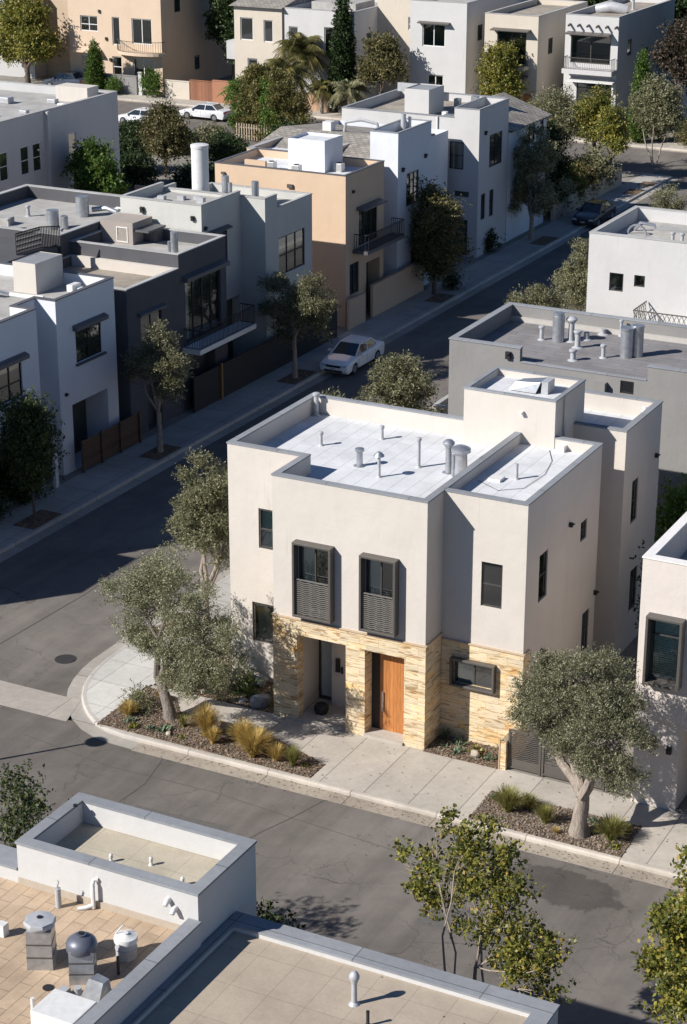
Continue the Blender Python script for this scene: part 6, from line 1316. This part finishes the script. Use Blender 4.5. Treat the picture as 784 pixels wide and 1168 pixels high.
tag(MB().lathe(-4.35, .75, [(.2, .2), (.27, .35), (.26, .5), (.2, .55), (.17, .53), (.001, .52)], 18).build('plant_pot', BLACK), 'round black pot on the floor of the shaded porch', 'pot')
tag(MB().lathe(-3.35, 1.2, [(.16, .2), (.22, .3), (.2, .5), (.12, .6), (.001, .58)], 16).build('plant_pot', BRONZE), 'dark bronze pot in the right corner of the porch', 'pot')
m = MB(); m.box(-6.9, -6.1, -1.9, -1.86, .17, .48); tag(m.build('edging_board', flat('cream_board', (.62, .55, .38), .8)), 'short cream edging board behind the golden grass tufts', 'edging board')

# dry leaves and grit blown along the kerbs
m = MB(); rng = random.Random(77)
for k in range(1500):
    q = rng.random()
    if q < .5: x, y = rng.uniform(-9, 20), -3.82 - abs(rng.gauss(0, .35))
    elif q < .7: x, y = rng.uniform(-9, 14), rng.uniform(-3.5, -.1)
    elif q < .85: x, y = -23.55 + abs(rng.gauss(0, .4)), rng.uniform(5, 60)
    else: x, y = rng.uniform(-22, 14), rng.uniform(-14, -4)
    z = .158 if q >= .5 and q < .7 else .014; a = rng.uniform(0, 6.3); s_ = rng.uniform(.015, .04); d = Vector((math.cos(a), math.sin(a), rng.uniform(-.3, .3))) * s_; n_ = Vector((-math.sin(a), math.cos(a), rng.uniform(-.3, .3))) * s_ * .5; c = Vector((x, y, z + .012)); m.quad(c - d, c - n_, c + d, c + n_, m=rng.choice((0, 0, 1)))
tag(m.build('leaf_litter', [flat('dry_leaf', (.16, .10, .05), .9), flat('dark_leaf', (.06, .05, .03), .9)], origin=(0, 0, 0)), 'dry leaves and grit scattered along the kerbs and gutters', 'leaf litter', kind='stuff')
# ---------------------------------------------------------------- cars
RUB = flat('tyre_rubber', (.025, .025, .027), .9); RIM = flat('alloy_rim', (.5, .5, .52), .3, .8); LENS = flat('headlight_glass', (.55, .58, .6), .1); TAIL = flat('tail_light', (.35, .02, .02), .25); CARG = flat('car_glass', (.02, .025, .03), .05, spec=.8); TRIM = flat('black_trim', (.03, .03, .03), .6); PLATE = flat('number_plate', (.55, .55, .55), .5)
def paint(name, c):
    m, nt, lk, bs = nm(name); bs.inputs['Base Color'].default_value = (*c, 1); bs.inputs['Roughness'].default_value = .35; bs.inputs['Coat Weight'].default_value = .7; bs.inputs['Coat Roughness'].default_value = .06; return m
def car(loc, rz, label, col, L=4.7, Wd=1.8, group='cars parked along the kerbs', suv=0.0):
    T = thing('parked_car', (*loc, .005), label, 'car', group); k = L / 4.7
    xf, xr, wr = 1.42 * k, -1.38 * k, .33
    def arch(cx): return [(cx + (wr + .06) * math.cos(a), .31 + (wr + .06) * math.sin(a)) for a in [math.pi - math.pi * i / 10 for i in range(11)]]
    bot = [(-2.28 * k, .34), (-2.2 * k, .24)] + [(x, max(z, .24)) for x, z in arch(xr)] + [(x, max(z, .24)) for x, z in arch(xf)] + [(2.2 * k, .22), (2.3 * k, .34)]
    h = suv
    top = [(2.33 * k, .52), (2.28 * k, .66), (2.12 * k, .75 + h * .4), (1.7 * k, .84 + h * .5), (1.1 * k, .93 + h * .6), (.95 * k, .95 + h * .6), (0, .96 + h * .6), (-1.0 * k, .98 + h * .6), (-1.62 * k, 1.03 + h * .6), (-2.1 * k, 1.02 + h * .6), (-2.3 * k, .95 + h * .5), (-2.36 * k, .72), (-2.33 * k, .5)]
    prof = bot + top; hw = Wd / 2; m = MB(); layers = []
    for s, inx, inz in ((1.0, .0, .0), (.985, .0, .0)):
        pass
    def lay(y, sh, dz, px): return [((x * px), y, (z if i < len(bot) else z - dz * (1 if z > .7 else 0))) for i, (x, z) in enumerate(prof)]
    cfg = [(-hw, 0, .10, .965), (-hw * .985, 0, .045, .985), (-hw * .93, 0, .015, .995), (-hw * .6, 0, 0, 1.005), (0, 0, -.012, 1.012), (hw * .6, 0, 0, 1.005), (hw * .93, 0, .015, .995), (hw * .985, 0, .045, .985), (hw, 0, .10, .965)]
    base = []; n = len(prof)
    for y, a, dz, px in cfg:
        r = lay(y, a, dz, px); 
        # bow the flanks in plan towards nose and tail
        r = [(x, y * (1 - .10 * max(0, abs(x) / (2.35 * k) - .62) ** 1.2 * 2.2), z) for x, y, z in r]
        base.append(len(m.v)); m.v += r
    for b0, b1 in zip(base, base[1:]):
        for i in range(n):
            j = (i + 1) % n; m.f.append((b0 + i, b0 + j, b1 + j, b1 + i)); m.m.append(0); m.sm.append(True)
    m.f.append(tuple(base[0] + i for i in reversed(range(n)))); m.m.append(0); m.sm.append(False)
    m.f.append(tuple(base[-1] + i for i in range(n))); m.m.append(0); m.sm.append(False)
    for s_ in (-1, 1):
        for dx in (.98, -.02, -1.0): m.bar((dx * k, s_ * (hw + .002), .36), (dx * k, s_ * (hw * .998 + .002), .86 + h * .5), .012, .006, m=1)
    def put(mb, nm_, mat, par=T):
        o = mb.build(nm_, mat, None, origin=(0, 0, 0)); o.parent = par; o.location = (0, 0, 0); WO[o.name] = Vector((0, 0, 0)); return o
    body = put(m, 'body', [col, TRIM])
    # greenhouse
    z0, z1 = .93 + h * .6, 1.42 + h; g = MB(); w0, w1 = hw * .92, hw * .68
    lo = [(1.12 * k, -w0 * .93), (1.12 * k, w0 * .93), (-1.68 * k, w0 * .9), (-1.68 * k, -w0 * .9)]; md_ = .0
    back = -1.05 * k - suv * 1.1
    hi = [(.28 * k, -w1), (.28 * k, w1), (back, w1 * .97), (back, -w1 * .97)]
    V = [(*p, z0 - .03) for p in lo] + [(*p, z1) for p in hi]
    for i in range(4): j = (i + 1) % 4; g.quad(V[j], V[i], V[4 + i], V[4 + j])
    put(g, 'windows', CARG)
    r = MB()
    rows = []
    for t in (0, .1, .5, .9, 1): 
        x = hi[0][0] + .03 + (hi[2][0] - hi[0][0] - .06) * t; cz = z1 + .005 + .05 * math.sin(math.pi * (t * .8 + .1))
        rows.append([(x, y * (w1 + .015), cz - (abs(y) ** 3) * .035) for y in (-1, -.8, -.4, 0, .4, .8, 1)])
    for a, b in zip(rows, rows[1:]):
        for i in range(6): r.quad(a[i], a[i + 1], b[i + 1], b[i], smooth=True)
    for sgn in (-1, 1):   # pillars and window surround rails
        A = [Vector((lo[0][0], sgn * w0 * .93, z0)), Vector((hi[0][0], sgn * w1, z1)), Vector((hi[2][0], sgn * w1 * .97, z1)), Vector((lo[2][0], sgn * w0 * .9, z0))]
        for a, b in zip(A, A[1:]): r.bar(a, b, .06, .06)
        mp = A[0].lerp(A[3], .53); mt = A[1].lerp(A[2], .5); r.bar(mp, mt, .05, .05)
    r.bar((hi[0][0], -w1, z1), (hi[0][0], w1, z1), .05); r.bar((hi[2][0], -w1, z1), (hi[2][0], w1, z1), .05)
    put(r, 'roof', col)
    for x in (xf, xr):
        for s in (-1, 1):
            w = MB(); y0, y1 = s * (hw - .22), s * (hw - .015)
            w.tube([(x, y0, .33), (x, y0 + s * .03, .33), (x, y1 - s * .03, .33), (x, y1, .33)], [.3, wr, wr, .29], 24); wo = put(w, 'wheel', RUB)
            q = MB(); q.tube([(x, y1 + s * .002, .33), (x, y1 + s * .01, .33)], [.2, .19], 20)
            for i in range(5): a = i * 2 * math.pi / 5; q.bar((x, y1 + s * .014, .33), (x + .19 * math.cos(a), y1 + s * .01, .33 + .19 * math.sin(a)), .05, .02)
            put(q, 'rim', RIM, wo)
    for s in (-1, 1):
        q = MB(); q.quad((2.10 * k, s * hw * .9, .62), (2.275 * k, s * hw * .55, .56), (2.262 * k, s * hw * .55, .68), (2.0 * k, s * hw * .91, .745))
        q.quad((2.12 * k, s * (hw * .9 + .008), .62), (2.0 * k, s * (hw * .915 + .008), .745), (1.75 * k, s * (hw * .955 + .01), .76), (1.85 * k, s * (hw * .95 + .01), .66))
        q.quad((2.345 * k, s * hw * .5, .57), (2.345 * k, s * hw * .86, .6), (2.25 * k, s * hw * .86, .72), (2.30 * k, s * hw * .5, .67)); put(q, 'headlight', LENS)
        q = MB(); q.box(-2.36 * k, -2.3 * k, min(s * hw * .5, s * hw * .82), max(s * hw * .5, s * hw * .82), .78, .93); put(q, 'tail_light', TAIL)
        q = MB(); q.box(.75 * k, .92 * k, min(s * hw * .98, s * (hw + .16)), max(s * hw * .98, s * (hw + .16)), .95 + h * .6, 1.08 + h * .6); put(q, 'wing_mirror', col)
        for dx in (.55, -.35):
            q = MB(); q.box(dx * k - .2, dx * k - .05, min(s * hw, s * (hw + .025)), max(s * hw, s * (hw + .025)), .8 + h * .5, .83 + h * .5); put(q, 'door_handle', col)
    q = MB(); q.box(2.28 * k, 2.35 * k, -hw * .5, hw * .5, .54, .66); q.box(2.26 * k, 2.335 * k, -hw * .6, hw * .6, .28, .4); put(q, 'grille', TRIM)
    q = MB(); q.box(2.336 * k, 2.36 * k, -.16, .16, .42, .52); put(q, 'number_plate', PLATE)
    T.rotation_euler = (0, 0, rz); return T
WP = paint('white_car_paint', (.90, .90, .91)); SP = paint('silver_car_paint', (.62, .63, .66)); BP = paint('black_car_paint', (.03, .02, .025)); DP = paint('dark_blue_car_paint', (.04, .05, .08))
car((-22.85, 39.3), rad(-90), 'white sedan parked in shade in the side street, nearest car', WP)
car((-24.35 + .75, 78.9), rad(-90), 'black car parked on the side street under the very dark tree', BP)
car((-73.9, 97.2), rad(180 - 2), 'silver sedan on the far street left of the round bronze green tree', SP, 4.8)
car((-70.2, 102.3), rad(178), 'pale silver car on the far street right of the round bronze green tree', SP, 5.0)
car((-90, 107.0) if False else (-91.6, 110.9), rad(180), 'dark blue car in the drive below the beige house', DP, 4.6, suv=.15)
car((-19.0, 104.2), rad(180), 'silver car crossing at the far right corner of the far street', SP, 4.7)
# street lamp just outside the picture whose thin shadow crosses the road towards the corner kerb
T = thing('street_lamp', (-15.1, -9.9, 0), 'slim street lamp at the crossing throwing a thin shadow across the road', 'street lamp')
m = MB(); m.cyl(-15.1, -9.9, 0, 5.0, .07, 10, r2=.045); m.build('pole', BRONZL, T); m = MB(); m.lathe(-15.1, -9.9, [(.08, 5.0), (.36, 5.05), (.36, 5.12), (.1, 5.25), (.01, 5.27)], 18); m.build('lamp_head', BRONZL, T)
